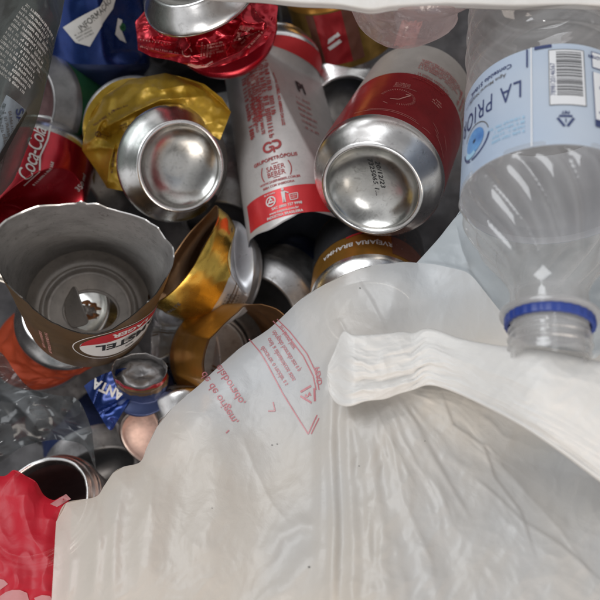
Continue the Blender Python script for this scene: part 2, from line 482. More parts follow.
    def lid(s, reverse=False):
        q = s.R / 33.0; L = s.L
        prof = np.array([(33, s.z1), (32, L-9.5), (29.6, L-5), (27.4, L-2.8), (27.2, L-1), (27.0, L-0.2), (26.4, L), (25.8, L-0.4), (25.4, L-1.6), (25.0, L-5.2), (24.2, L-6.4), (23.3, L-6.2), (22.6, L-4.6), (21.5, L-4.0), (14, L-3.9), (6, L-3.9), (0, L-3.9)]) * [q, 1]
        pr = catmull(prof, 70); pr[:, 0] = np.maximum(pr[:, 0], 0)
        nu = 96; g = Geo(); th = np.linspace(0, 2*math.pi, nu, endpoint=False)
        V = s.world(pr[:, 0][:, None], th[None, :], pr[:, 1][:, None]).reshape(-1, 3)
        g.grid(V, nu, len(pr), wrap=True, mf=lambda i, j: 1 if j < 13 else 0)
        return g
    def body(s, bands, zcut0=None, zcut1=None, inner=None, nu=128, nv=70, t=0.35):
        """bands: list of (y_end, material index); zcut: functions of theta for ragged cut ends"""
        th = np.linspace(0, 2*math.pi, nu, endpoint=False)
        lo = zcut0(th) if zcut0 is not None else np.full(nu, float(s.z0))
        hi = zcut1(th) if zcut1 is not None else np.full(nu, float(s.z1))
        ts = np.linspace(0, 1, nv)
        Z = lo[None, :] + (hi - lo)[None, :] * ts[:, None]
        TH = np.broadcast_to(th[None, :], Z.shape)
        g = Geo()
        def mf(i, j):
            z = Z[j, i]
            for ye, m in bands:
                if z < ye: return m
            return bands[-1][1]
        V = s.world(np.full(Z.shape, float(s.R)), TH, Z).reshape(-1, 3)
        g.grid(V, nu, nv, wrap=True, mf=mf)
        if inner is not None:
            Vi = s.world(np.full(Z.shape, float(s.R)), TH, Z)
            e = 0.5
            a = s.world(s.R, TH + e/s.R, Z) - s.world(s.R, TH - e/s.R, Z); b = s.world(s.R, TH, Z + e) - s.world(s.R, TH, Z - e)
            n = np.cross(a, b); n /= np.linalg.norm(n, axis=-1)[..., None] + 1e-12
            Vi = (Vi - n * t * MM).reshape(-1, 3)
            g.grid(Vi, nu, nv, m=inner, wrap=True)
            N = nu * nv
            for row in ([0] if zcut0 is not None else []) + ([nv-1] if zcut1 is not None else []):
                for i in range(nu):
                    i2 = (i+1) % nu
                    g.f.append([row*nu+i, row*nu+i2, N+row*nu+i2, N+row*nu+i]); g.m.append(inner)
        return g
    def decal(s, g, art, m, mx=2.5, off=0.18):
        V, F = densify(art, mx)
        W = s.surf(V[:, 0], V[:, 1], off)
        g.add(W, F, m)

def adir(alpha, tilt):
    """unit axis leaving the near end: alpha = heading in the picture (0 right, 90 up), tilt = degrees below level"""
    a, t = R(alpha), R(tilt)
    return np.array([math.cos(a)*math.cos(t), math.sin(a)*math.cos(t), -math.sin(t)])

def polydist(X, Y, pts):
    d = np.full(X.shape, 1e9); sg = np.zeros(X.shape); tt = np.zeros(X.shape)
    pts = np.asarray(pts, float); n = len(pts) - 1
    for i in range(n):
        a, b = pts[i], pts[i+1]; e = b - a; l2 = e @ e + 1e-9
        t = np.clip(((X-a[0])*e[0] + (Y-a[1])*e[1]) / l2, 0, 1)
        dx = X - a[0] - t*e[0]; dy = Y - a[1] - t*e[1]; q = np.hypot(dx, dy)
        c = e[0]*(Y-a[1]) - e[1]*(X-a[0])
        m = q < d; d = np.where(m, q, d); sg = np.where(m, np.sign(c), sg); tt = np.where(m, (i+t)/n, tt)
    return d, sg, tt

def creases(X, Y, lst):
    """sum of soft ridges (h mm) along polylines, width w px; 's' = one-sided step"""
    H = np.zeros(X.shape)
    for pts, w, h, kind in lst:
        d, sg, t = polydist(X, Y, pts)
        fade = np.clip(np.minimum(t/0.15 + 0.15, (1-t)/0.2 + 0.05), 0, 1)
        if kind == 'r': H += h*np.exp(-d/w)*fade
        elif kind == 'g': H += h*np.exp(-(d/w)**2)*fade
        elif kind == 's': H += h*np.exp(-d/(w*4))*np.where(sg > 0, 1, 1-sm(0, w, d))*fade
    return H

GROUP = 'drink cans thrown in the bin'

def folded(name, mats, par, A, B, Z, inks=(), nu=160, nv=90, t=.35):
    """crumpled piece of can wall between two edges; Z(x, y) height in mm over the picture plane"""
    A = polyl(A, nu); B = catmull(B, nu); v = np.linspace(0, 1, nv)[:, None, None]
    Q = A[None]*(1-v) + B[None]*v
    def PZ(x, y, off=0):
        z = (Z(x, y) + off)*MM; d = CAMZ - z
        return np.stack([(x-300)/K*d, -(y-300)/K*d, z], -1)
    g = Geo(); g.grid(PZ(Q[..., 0], Q[..., 1]).reshape(-1, 3), nu, nv); g.grid(PZ(Q[..., 0], Q[..., 1], -t).reshape(-1, 3), nu, nv, m=2)
    for (V, F) in inks:
        V, F = densify((V, F), 2.5); V = V*[1, -1]; g.add(PZ(V[:, 0], V[:, 1], .22), F, 1)
    return g.build(name, mats, par)
# ================================================================== the cans
def std_can(name, label, c, bands, mats, base=None, lid=None, decals=(), cut=None, group=GROUP, inner=None, nv=70, cat='can', nu=128, partlabel=None):
    """Empty + body (+ base, lid).  base/lid: materials or None.  cut: (fn for near end, fn for far end)"""
    t = thing(name, label, cat, c.A, group)
    g = c.body(bands, *(cut or (None, None)), inner=inner, nu=nu, nv=nv)
    for k, (art, m) in enumerate(decals): c.decal(g, art, m, off=0.16 + min(0.02*k, 0.45))
    b = g.build('body', mats, t)
    if base: c.base(t).build('base', base, t)
    if lid: c.lid().build('lid', lid if isinstance(lid, list) else [lid, lid], t)
    return t, b

# ---- red can, base towards the viewer
c = Can(P(371, 191, -0.004), adir(62, 45), L=122, rough=0.15, rf=0.05, seed=2)
d = []
d.append((merge(*[xf(rect(-0.12, -0.7, 0.12, 0.7), 8.2*math.cos(R(a))-9, 8.2*math.sin(R(a))+35, a-90) for a in range(-80, 175, 8)]), 1))
d.append((stroke([(-6, 39.5), (-3.5, 40), (-8, 32), (-12, 31.5)], 0.75), 1))
d.append((stroke([(-12, 25.6), (-14.5, 27.5)], 0.3), 1))
d.append((xf(micro(9, 4.5, 3, 5), -9, 49.5, 0), 1))
d.append((stroke([(-14, 46.3), (-2, 46.3)], 0.25), 1))
d.append((xf(micro(6, 7, 3, 8), 10, 48, 0), 1))
for k, (x0, x1, y0, y1) in enumerate([(-26, 6, 17, 17.3), (-20, 4, 18.4, 18.7), (8, 13, 17, 17.6), (16, 26, 22, 16), (14, 18, 25, 22), (21, 26, 30, 24), (12, 17, 28, 25)]):
    d.append((stroke([(x0, y0), ((x0+x1)/2, (y0+y1)/2+.5), (x1, y1)], 0.22), 1))
d.append((xf(micro(22, 9, 4, 9), 4, 64, 0), 2)); d.append((xf(micro(30, 14, 6, 10), 8, 80, 0), 2)); d.append((xf(micro(20, 16, 5, 11), 28, 78, 90), 2))
t, b = std_can('drink_can', 'intact red and cream can showing its shiny round base with a printed date code', c,
               [(64, 0), (200, 3)], [RED, INKPINK, INKRED, CREAM], decals=d)
g = c.base(t)
zprof = lambda r: np.interp(r, [0, 8, 14.5, 19, 21.5, 22.4], [9.2, 8.8, 7.2, 4.7, 2.4, 0.9])
Xc, Yc = c.frame(c.nA[None, :])
def on_base(c, art, ox, oy, rot, mx=1.5):
    V, F = densify(xf(art, ox, oy, rot), mx)
    X, Y = c.frame(c.nA[None, :]); X, Y = X[0], Y[0]
    # picture axes expressed in the can's own frame
    ex = np.array([X[0], Y[0]]); ex /= np.linalg.norm(ex); ey = np.array([X[1], Y[1]]); ey /= np.linalg.norm(ey)
    q = V[:, :1]*ex + V[:, 1:]*ey
    r = np.hypot(q[:, 0], q[:, 1]); th = np.arctan2(q[:, 1], q[:, 0])
    return c.world(r, th, zprof(r) - 0.12), F
for s_, ox in (('20/12/23', 3.2), ('7325065 1...', -0.2)):
    W, F = on_base(c, text2d(s_, 3.3, 0.03, 1.15, spacing=1.1), ox, 4.5 if ox > 1 else 2.5, -90); g.add(W, F, 2)
g.build('base', [DOME, SILVER, INKBLACK], t)

# ---- white can with red print, cut open
c = Can(P(302, 243, -0.070), adir(99, 17), L=136, Rr=31.5, z0=0, z1=14, env=(0, 1), rough=0.3, rf=0.03, seed=5,
        dents=[(50, 30, 10, 1.0, 1.0)])
cutf = lambda th: 2.0 + 1.6*np.sin(th*2+.6) + 1.2*np.sin(th*5+1) + 0.8*pn(th*4, 3.3)
d = [(band(-34, 60, 4.6, 21.5, 60, 10), 1)]
tx = lambda s, size, x, y, rot=0, bold=0.04, sx=1, m=2: d.append((xf(text2d(s, size, bold, sx), x, y, rot), m))
xx = -8
tx('WWW.SABERBEBER.COM.BR', 2.0, xx+1, 26.8, 0, 0.05, .95); tx('BEBA COM SABEDORIA', 1.9, xx, 24.2, 0, 0.05, .95)
tx('SABER', 4.2, xx, 34.6, 0, 0.06, .95); tx('BEBER', 4.2, xx, 31.0, 0, 0.06, .95)
d.append((ringart(xx, 32.8, 8.6, 9.2, 150, 210), 2)); d.append((ringart(xx, 32.8, 8.6, 9.2, -30, 30), 2))
d.append((rect(xx-2, 37.3, xx+2, 37.7), 2)); d.append((rect(xx-2, 28.6, xx+2, 29.0), 2))
tx('GRUPOPETRÓPOLIS', 3.0, xx, 40.5, 0, 0.07, 1.0)
# the emblem: a G and P whose bars run together
d += [(ringart(xx-2.2, 48.2, 2.1, 3.5, 40, 330), 2), (stroke([(xx-1.8, 48), (xx+1.0, 48), (xx+1.0, 44.0)], 1.2), 2),
      (ringart(xx+2.6, 48.6, 1.6, 3.1, -100, 120), 2), (stroke([(xx+.4, 51), (xx+3, 51)], 1.2), 2), (stroke([(xx+.6, 46.4), (xx+2.6, 46.4)], 1.1), 2)]
tx('SAC 0800 727 9998', 2.1, xx+3, 10.6, 0, 0.05, 1, 3); tx('www.itaipava.com.br', 2.0, xx+1, 8.2, 0, 0.04, 1, 3); tx('INDÚSTRIA BRASILEIRA', 2.0, xx+1, 5.9, 0, 0.05, 1, 3)
d += [(ringart(xx-5.5, 15.4, 2.4, 3.1, 0, 360), 3), (xf(micro(7, 1.6, 1, 3), xx-5.5, 19.8), 3), (ringart(xx-5.5, 15.4, 0.5, 1.3, 20, 340), 3)]
for a in (0, 120, 240): d.append((xf(rect(-.4, 1.0, .4, 2.2), xx-5.5, 15.4, a), 3))
px_ = xx+2.2   # the little figure dropping litter in a basket
d += [(diskart(px_, 20.4, 0.8), 3), (polyart([(px_-1.1, 19.2), (px_+1.1, 19.2), (px_+.9, 15.8), (px_+.9, 12.4), (px_+.2, 12.4), (px_, 15), (px_-.2, 12.4), (px_-.9, 12.4), (px_-.9, 15.8)]), 3),
      (stroke([(px_+.8, 18.9), (px_+3, 17.6)], .6), 3), (stroke([(px_+3.2, 16.6), (px_+3.5, 13), (px_+7.4, 13), (px_+7.9, 16.6), (px_+3.2, 16.6)], .4), 3),
      (xf(micro(3.4, 2.6, 2, 12), px_+5.6, 14.9), 3)]
# columns of small print read along the can
tx('MANTER REFRIG. AO ABRIGO DA LUZ', 2.4, -5+5.5, 78, -90, 0.09, .9)
for k, x in enumerate((-4.0, -7.2, -10.2, -13.2, -16.2, -19.4)):
    d.append((xf(micro(52, 5.4 if k % 2 else 4.6, 1, 20+k, wrand=.3), x, 79, -90), 2))
tx('CERVEJA PURO MALTE', 2.8, -11.8, 70, -90, 0.09, .9); tx('ÁGUA, MALTE E LÚPULO', 2.4, -15.3, 72, -90, 0.06, .9)
tx('PI', 12, 27, 97, 0, 0.35, .85, 4)
for k in range(6): d.append((xf(micro(15, 3.2, 1, 40+k, wrand=.3), 25-.5*k, 86-5*k, 0), 2))
d.append((band(-60, 60, 118, 122, 60, 4), 1))
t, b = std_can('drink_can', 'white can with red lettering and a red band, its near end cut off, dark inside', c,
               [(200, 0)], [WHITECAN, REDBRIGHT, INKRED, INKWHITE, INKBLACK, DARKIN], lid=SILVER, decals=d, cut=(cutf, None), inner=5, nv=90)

# ---- yellow can, squashed along its length
c = Can(P(182, 167, -0.045), adir(152, 54), L=115, B=P(138, 129, -0.096), nB=adir(125, 62), rough=3.4, rf=0.04, seed=9, env=(1, 1),
        dents=[(-20, 50, 5, 9, 1.5), (35, 66, -28, 8, 1.7), (80, 50, 25, 9, 1.8), (120, 66, -25, 9, 1.8), (165, 52, 20, 9, 1.7), (205, 68, -20, 9, 1.8), (230, 48, 15, 8, 1.8), (265, 66, -20, 9, 1.7), (310, 60, -15, 9, 1.6), (98, 72, -8, 8, 1.8)])
wrap_ = lambda a: (a + math.pi) % (2*math.pi) - math.pi
def img_th0(deg, c):
    w = np.array([math.cos(R(deg)), math.sin(R(deg)), 0]); X, Y = c.frame(c.nA[None, :]); return math.atan2(w @ Y[0], w @ X[0])
def yfun(th, z, c=c):
    f = 0.90 + .10*np.sin(z*.12 + np.sin(th*2))
    for dg, wd, zc, zw, am in ((180, .15, 70, 16, .62), (202, .12, 62, 12, -.25), (222, .14, 66, 15, .62), (244, .12, 50, 10, -.20), (168, .12, 66, 9, -.16), (146, .16, 52, 13, .22), (110, .14, 60, 12, .12), (262, .14, 58, 10, .2)):
        f = f + am*np.maximum(0, 1 - np.abs(wrap_(th - img_th0(dg, c)))/(wd*2))*np.exp(-((z-zc)/zw)**2)
    return f
c.rfun = yfun
for hd, zz, rr_ in ((190, 80, 10), (170, 70, 30), (150, 84, -8), (205, 66, 20)):
    d.append((xf(micro(14, 2.6, 1, int(hd), wrand=.2), wrap_(img_th0(hd, c))*33, zz, rr_), 1))
d = []
for xx, yy, rr in ((95, 62, 20), (70, 70, 0), (-95, 62, 0), (60, 50, 30)):
    d.append((xf(micro(20, 2.4, 1, int(yy+xx), wrand=.2), xx, yy, rr), 1))
d.append((ringart(82, 74, 2, 2.6, 0, 360), 1)); d.append((ringart(82, 74, .8, 1.2, 0, 360), 1))
t, b = std_can('crushed_can', 'yellow can squashed short, its big silver base facing up', c, [(200, 0)], [YELLOW, INKBROWN], base=[DOME, SILVER], lid=DULL, decals=d, nv=110, nu=160)
def ZY(x, y):
    cr = creases(x, y, [([(84, 148), (104, 128), (134, 112), (160, 100), (205, 96)], 7, 7, 'r'), ([(107, 188), (110, 162), (116, 140)], 6, 5, 'r'), ([(82, 150), (100, 147), (118, 149)], 4, 3.5, 'r'),
                        ([(98, 128), (110, 134), (122, 128)], 6, -7, 'g'), ([(104, 120), (112, 140)], 4, -4, 'r'), ([(128, 122), (124, 142), (120, 162)], 4, 3, 'r'), ([(150, 92), (190, 84), (215, 96)], 7, 3, 'r')])
    e, _, _ = polydist(x, y, [(107, 188), (82, 150), (86, 126), (104, 96), (130, 79), (165, 72), (200, 84), (229, 110)])
    return -62 + 12*sm(75, 150, x) - 6*np.exp(-e/5) + cr + 2.2*ridged(x/34, y/34, 5, 2) + .5*pn(x/8, y/8)
ln = lambda a, x, y, rot: xf(a, x, -y, rot)
folded('folded_side', [YELLOW, INKBROWN, DULL], t, [(107, 188), (96, 170), (82, 150), (84, 134), (92, 112), (106, 94), (128, 80), (165, 73), (186, 78), (204, 84), (222, 98), (231, 112)],
       [(150, 196), (140, 185), (136, 160), (142, 140), (160, 130), (180, 126), (200, 128), (220, 140)], ZY,
       [ln(micro(26, 4, 1, 501, wrand=.1), 104, 118, 36), ln(micro(14, 5, 2, 502), 103, 136, -20), ln(micro(22, 4, 1, 503), 113, 162, 84), ln(micro(10, 5, 2, 504), 124, 126, 20), ln(ringart(0, 0, 2.2, 3.0), 98, 134, 0), ln(micro(18, 3, 1, 505), 120, 108, 20)])

# ---- red can, squashed, at the top
c = Can(P(192, -27, -0.012), adir(-62, 60), L=115, Rr=31.0, B=P(227, 40, -0.074), nB=adir(-75, 80), rough=4.2, rf=0.05, seed=4,
        dents=[(-0.0, 74, -15, 6, 1.8), (180, 62, 10, 11, 1.6), (150, 45, -15, 9, 1.6), (215, 70, 15, 10, 1.6), (0, 60, 10, 10, 1.5), (100, 55, 0, 11, 1.5), (260, 55, -10, 10, 1.6)],
        rfun=lambda th, z: 1.10 + 0.08*np.sin(z*.15+np.sin(th*2)))
d = []
for k in range(5): d.append((xf(micro(34, 3, 1, 60+k, wrand=.2), 100, 40+9*k, 4*k-6), 1))
for k in range(4): d.append((xf(micro(24, 3, 1, 70+k, wrand=.2), 72+5*k, 48+3*k, 70), 1))
d.append((xf(merge(*[rect(i*2, 0, i*2+.7, .7) for i in range(16)]), 105, 34, 0), 1))
d.append((xf(ringart(0, 0, 3, 3.8, 0, 300), 92, 60, 0), 1)); d.append((stroke([(78, 78), (88, 76), (98, 80), (106, 79)], 2.2), 1))
d.append((stroke([(60, 84), (60, 88), (90, 88), (90, 84)], .4), 1))
for k in range(3): d.append((xf(micro(30, 3, 1, 80+k, wrand=.2), -100, 50+10*k, -8), 1))
for k, hd in enumerate((-50, -66, -84, -100, -118)):
    xx = wrap_(img_th0(hd, c))*c.R
    d.append((xf(micro(16, 3.2, 1, 90+k, wrand=.2), xx, 62+3*k, 86), 1)); d.append((xf(micro(18, 3.0, 1, 95+k, wrand=.2), xx, 82, 4), 1))
d.append((xf(polyart([(-7, -1), (0, -2.2), (8, -.5), (6, 1.6), (0, 2.4), (-5, 1.4)]), wrap_(img_th0(-96, c))*c.R, 88, 8), 1))
xx = wrap_(img_th0(-62, c))*c.R; d.append((stroke([(xx-9, 86), (xx-9, 90), (xx+12, 93), (xx+12, 90)], .5), 1))
xx = wrap_(img_th0(-80, c))*c.R
for zz in (40, 47, 54, 61, 68, 75, 82, 89): d.append((xf(micro(62, 3.4, 1, 300+zz, wrand=.15), xx, zz, 3*math.sin(zz)), 1))
d.append((xf(polyart([(-9, -1.2), (0, -3), (10, -.5), (7, 2.2), (0, 3), (-6, 1.6)]), xx-14, 78, 12), 1))
hd_ = img_th0(-95, c); hd2_ = img_th0(-60, c); hd3_ = img_th0(-130, c)
c.rfun = lambda th, z: 1.06 + 0.10*np.sin(z*.2+np.sin(th*2)) - .26*np.maximum(0, 1-np.abs(z-66-12*np.sin(th*1.5))/9) + .2*np.maximum(0, 1-np.abs(wrap_(th-hd3_))/.35)*np.exp(-((z-48)/14)**2)
t, b = std_can('crushed_can', 'red can squashed short beneath its silver base, at the top edge above the white can', c, [(200, 0)], [REDDEEP, INKPINK], base=[DOME, SILVER], lid=[SILVER, REDDEEP], decals=d, nv=110, nu=160)
def ZR(x, y):
    cr = creases(x, y, [([(136, 44), (160, 52), (190, 56), (222, 50)], 5, 6, 'r'), ([(180, 62), (206, 66), (240, 52), (272, 22)], 4, 6, 'r'), ([(196, 44), (210, 50), (240, 40), (262, 14)], 5, -5, 'g'),
                        ([(228, 52), (236, 30), (250, 10)], 4, 4, 'r'), ([(150, 40), (180, 44)], 4, -3, 'g')])
    return -33 + cr + 3.0*ridged(x/26, y/20, 8, 2) + .5*pn(x/7, y/7) - .12*np.abs(x-200)
folded('folded_side', [REDDEEP, INKPINK, DULL], t, [(135, 22), (137, 36), (138, 50), (152, 57), (170, 60), (184, 64), (200, 68), (222, 66), (246, 56), (266, 42), (276, 24), (278, 6)],
       [(150, 5), (155, 15), (165, 22), (185, 26), (205, 24), (225, 14), (238, 2), (246, -10)], ZR,
       [ln(merge(*[rect(q*3-15, -.5, q*3-14, .5) for q in range(11)]), 155, 42, -9), ln(micro(40, 3, 1, 511), 160, 50, -10), ln(micro(16, 12, 4, 512), 216, 48, 12), ln(micro(14, 12, 4, 513), 206, 50, 86),
        ln(micro(26, 3.4, 1, 514), 250, 34, 48), ln(micro(26, 3.4, 1, 515), 244, 30, 48), ln(micro(26, 3.4, 1, 516), 257, 38, 48), ln(ringart(0, 0, 4, 5.2, 0, 320), 187, 52, 0), ln(stroke([(-12, -2), (-4, -5), (6, -4), (13, 0)], 3), 200, 62, 0)])

# ---- the brown-gold can cut open like a cup
A = P(85, 251, 0.050); B = P(90, 312, -0.058)
Lc = float(np.linalg.norm(B - A) / MM)
c = Can(A, B - A, L=Lc, z0=0, z1=13, env=(0, 1), oval=(-90, 1.0, 1.0), rough=0.5, rf=0.035, seed=12)
Xl, Yl = c.frame(c.nA[None, :]); Xl, Yl = Xl[0], Yl[0]
def img_th(deg, c=c):
    """picture heading -> angle round this can"""
    w = np.array([math.cos(R(deg)), math.sin(R(deg)), 0]); X, Y = c.frame(c.nA[None, :])
    return math.atan2(w @ Y[0], w @ X[0])
s_ = 1 if (img_th(90) - img_th(0) + 2*math.pi) % (2*math.pi) < math.pi else -1
th0 = img_th(0)
c.oval = (math.degrees(th0), 1.05, 0.64); c.hold = 25
cut_tab = [(0, -2), (25, 1), (45, -1), (70, 3), (95, 1), (110, 4), (135, 2), (150, 0), (180, 1), (195, 9), (210, 22), (225, 27), (240, 40), (255, 48), (268, 52), (280, 53), (292, 49), (305, 40), (320, 26), (340, 7), (360, -2)]
_r = random.Random(8); KX = sorted([0, 360] + [_r.uniform(5, 355) for _ in range(34)]); KY = [_r.uniform(-1.7, 1.7) for _ in KX]; KY[-1] = KY[0]
def cutf(th):
    a = np.degrees((np.asarray(th) - th0) * s_) % 360
    return np.interp(a, [q[0] for q in cut_tab], [q[1] for q in cut_tab]) + np.interp(a, KX, KY)
d = []
def lx(deg): # artwork x for a picture heading
    a = (th0 + s_*R(deg)); a = (a + math.pi) % (2*math.pi) - math.pi
    return a * c.R
fl = s_
x_l = lx(-50)
def art(a, m, rot=0, x=0, y=0): d.append((xf(a, x_l + x, y, rot), m))
# white oval badge with red upper sweep, lettering read from above
Ve, Fe = diskart(0, 0, 1.0, 1, 60)
def flipx(a): return (a[0]*[-1, 1], a[1])
art((Ve*[25, 17], Fe), 2, 0, 0, 68)
t, b = None, None
body_g = c.body([(300, 0)], cutf, None, inner=1, nu=320, nv=80, t=0.5)
for q in range(len(body_g.f) - 320, len(body_g.f)): body_g.m[q] = 6
# outline ring of the badge + red sweep cut along the upper rim
ea = np.radians(np.linspace(0, 360, 80))
d.append((stroke(np.stack([x_l + 28*np.cos(ea), 68 + 19*np.sin(ea)], 1), 0.5), 2))
t_ = np.linspace(-1, 1, 40)
top = np.stack([x_l + 25*t_, 68 - 17*np.sqrt(np.clip(1-t_**2, 0, 1))], 1); low = np.stack([x_l + 25*t_, 68 - 5.0*np.sqrt(np.clip(1-t_**2, 0, 1)) - .5], 1)
redV = np.concatenate([top, low]); redF = [[i, i+1, 40+i+1, 40+i] for i in range(39)]
d.append(((redV, redF), 3)); 
T1 = text2d('AMSTEL', 10.5, 0.35, 0.95); T2 = text2d('LAGER', 7.0, 0.25, 0.95); T3 = text2d('BIER', 2.6, 0.08, 1)
ROT = 0
for art_, yy, mm in ((T2, 57.0, 2), (T1, 69.5, 4), (T3, 79, 4)):
    d.append((xf(art_, x_l + (0), yy, ROT), mm))
d.append((xf(micro(34, 3, 1, 5), lx(-120), 78, 90), 5)); d.append((xf(micro(30, 3, 1, 6), lx(-126), 78, 90), 5))
for a_, m in d:
    V, F = densify(a_, 1.6)
    keep = V[:, 1] > cutf(V[:, 0] / c.R) + 0.6
    F = [f for f in F if all(keep[i] for i in f)]
    off = {2: 0.16, 3: 0.24, 4: 0.32, 5: 0.2}[m]
    if m == 2 and a_ is not d[0][0]: off = 0.34
    body_g.add(c.surf(V[:, 0], V[:, 1], off), F, m)
CT = thing('cut_open_can', 'brown and gold can cut open like a ragged cup, can lid at its bottom', 'can', c.A, GROUP)
body_g.build('body', [BROWN, LINING, INKWHITE, REDBRIGHT, INKBLACK, INKPINK, SILVER], CT)
# lid seen from the inside, with its oval drinking hole
g = Geo(); nu = 96; th = np.linspace(0, 2*math.pi, nu, endpoint=False)
L = c.L
prof = catmull([(33, L-13), (32, L-9.5), (29.6, L-5), (27.0, L-3.4), (26.2, L-4.0), (25.4, L-6.6), (24.4, L-7.2), (23.4, L-6.4), (22.4, L-4.6), (21.4, L-4.2), (20.5, L-4.2)], 44)
V = c.world(prof[:, 0][:, None], th[None, :], prof[:, 1][:, None]).reshape(-1, 3); g.grid(V, nu, 44, wrap=True)
rows = []
hx, hy, ha, hb = 1.0, -0.5, 14.0, 11.0     # hole centre and half axes in picture axes
for k in range(14):
    f = k / 13
    ang = th0 + s_*th
    ox = (20.5*np.cos(th))*(1-f) + (hx + ha*np.cos(th))*f; oy = (20.5*np.sin(th))*(1-f) + (hy + hb*np.sin(th))*f
    rr = np.hypot(ox, oy); aa = np.arctan2(oy, ox)
    rows.append(c.world(rr, th0 + s_*aa, L - 4.2 - 0.9*sm(.82, .97, f) + 1.6*sm(.97, 1.0, f)))
g.grid(np.concatenate(rows), nu, 14, wrap=True)
LIDIN = metal('lid_inner_side', (0.74, 0.69, 0.64), 0.42, 0.6, 0.08, dirt=0.2)
lidp = g.build('lid', LIDIN, CT)
g = Geo()   # bent mouth flap
def lpt(x, y, dz): # picture axes on the lid
    r_ = math.hypot(x, y); a_ = th0 + s_*math.atan2(y, x); return c.world(r_, a_, L - 4.2 - dz)
fl_ = [[(-14, 4, .5), (-13, -1, .5), (-12, -6, .5), (-9, -11, .5)], [(-11, 9, 5), (-9, 1, 4), (-7, -5, 3), (-4, -10, 2)], [(-8.5, 13, 10), (-5, 4, 7.5), (-2, -3, 5), (1, -8, 3)]]
g.grid([lpt(*q) for row in fl_ for q in row], 4, 3); 
fo = g.build('mouth_flap', LIDIN, lidp, solid=0.0005)
sb = fo.modifiers.new('sub', 'SUBSURF'); sb.levels = 2; sb.render_levels = 3
fo.modifiers.move(1, 0)

# ---- orange-red can whose silver rim shows beneath the cut can
c = Can(P(66, 309, -0.066), adir(-100, 66), L=100, B=P(50, 352, -0.125), nB=adir(-95, 60), rough=3.5, rf=0.05, seed=21, dents=[(180, 50, 0, 9, 1.4), (140, 60, 15, 7, 1.3)])
std_can('crushed_can', 'orange-red can crumpled below the silver rim under the cut-open cup can', c, [(200, 0)], [ORANGE], base=[DOME, SILVER], lid=DULL)

# ---- small silver end seen through the lid hole, with a scrap on it
c = Can(P(92, 304, -0.082), adir(80, 78), L=60, rough=1.0, seed=31)
# (kept short: only its end shows through the hole)
tt, _ = std_can('drink_can', 'silver can end glimpsed through the hole in the lid inside the cut-open can', c, [(200, 0)], [WHITECAN], base=[SILVER, SILVER])

# ---- gold and white can, cut and folded
c = Can(P(186, 256, -0.052), adir(-36, 30), L=84, z0=0, z1=10, env=(0, 1), seed=41, rough=0.8, rf=0.04,
        dents=[(-30, 52, 15, 5, 1.6), (150, 60, 0, 2, 1.2)], nB=adir(-10, 40), B=P(236, 276, -0.092))
a_m = img_th(60, c)
c.oval = (math.degrees(a_m), 1.0, 0.56); c.hold = 8
x_g = lambda deg: (((img_th(deg, c)) + math.pi) % (2*math.pi) - math.pi) * 33
d = [(xf(text2d('10 MALTE', 4.6, 0.05, 1.1, spacing=1.15), x_g(-80), 15, 180), 1),
     (xf(text2d('A', 7, 0.2), x_g(0), 30, 180), 1)]
for y_ in (54, 57.5): d.append((band(x_g(-60)-30, x_g(-60)+50, y_, y_+.9, 60, 2), 2))
d.append((xf(micro(14, 14, 5, 44), x_g(-50), 56), 1))
cutf = lambda th: -1 + 1.2*np.sin(th*2+1) + .5*np.sin(th*5)
std_can('cut_open_can', 'gold and white can pinched flat with a narrow copper-lined mouth', c, [(44, 0), (200, 4)], [GOLD, INKGREY, BROWN, INKSKY, GOLDWHITE, COPPER],
        decals=d, cut=(cutf, None), inner=5, nu=200, nv=80, lid=GOLDWHITE)

# ---- amber can, open end half under the bag
c = Can(P(255, 362, -0.036), adir(180, 58), L=58, z0=0, env=(0, 1), seed=51, rough=0.8, rf=.04, oval=(0, .95, 1.0), Rr=31,
        dents=[(40, 30, 0, 3, 1.0), (-60, 40, 0, 5, 1.2)])
std_can('cut_open_can', 'amber can with a dark open mouth half covered by the white bag', c, [(1.6, 1), (200, 0)], [AMBER, COPPER, COPPER, INKGREY], cut=(lambda th: 0.6*np.sin(th*3), None), inner=2,
        decals=[(ringart(-20, 14, 1.2, 1.8), 3)], lid=DULL)

# ---- white and copper striped can
c = Can(P(186, 424, -0.058), adir(97, 34), L=86, Rr=21, seed=61, rough=1.2, rf=.06, dents=[(-20, 44, 10, 5, 1.7), (15, 60, -20, 4, 1.6), (-50, 56, 10, 4, 1.6)])
d = [(band(-60, 60, 58, 59, 60, 2), 2), (band(-60, 60, 60.5, 61, 60, 2), 2), (xf(text2d('DURO', 6, 0.06), 4, 66, 0), 1), (band(-60, 60, 30, 31.2, 60, 2), 2), (band(-60, 60, 33, 33.8, 60, 2), 3)]
std_can('crushed_can', 'dented silver-white can with thin brown stripes just left of the amber can', c, [(200, 0)], [GOLDWHITE, INKGREY, BROWN, COPPER], base=[DOME, SILVER], lid=SILVER, decals=d)

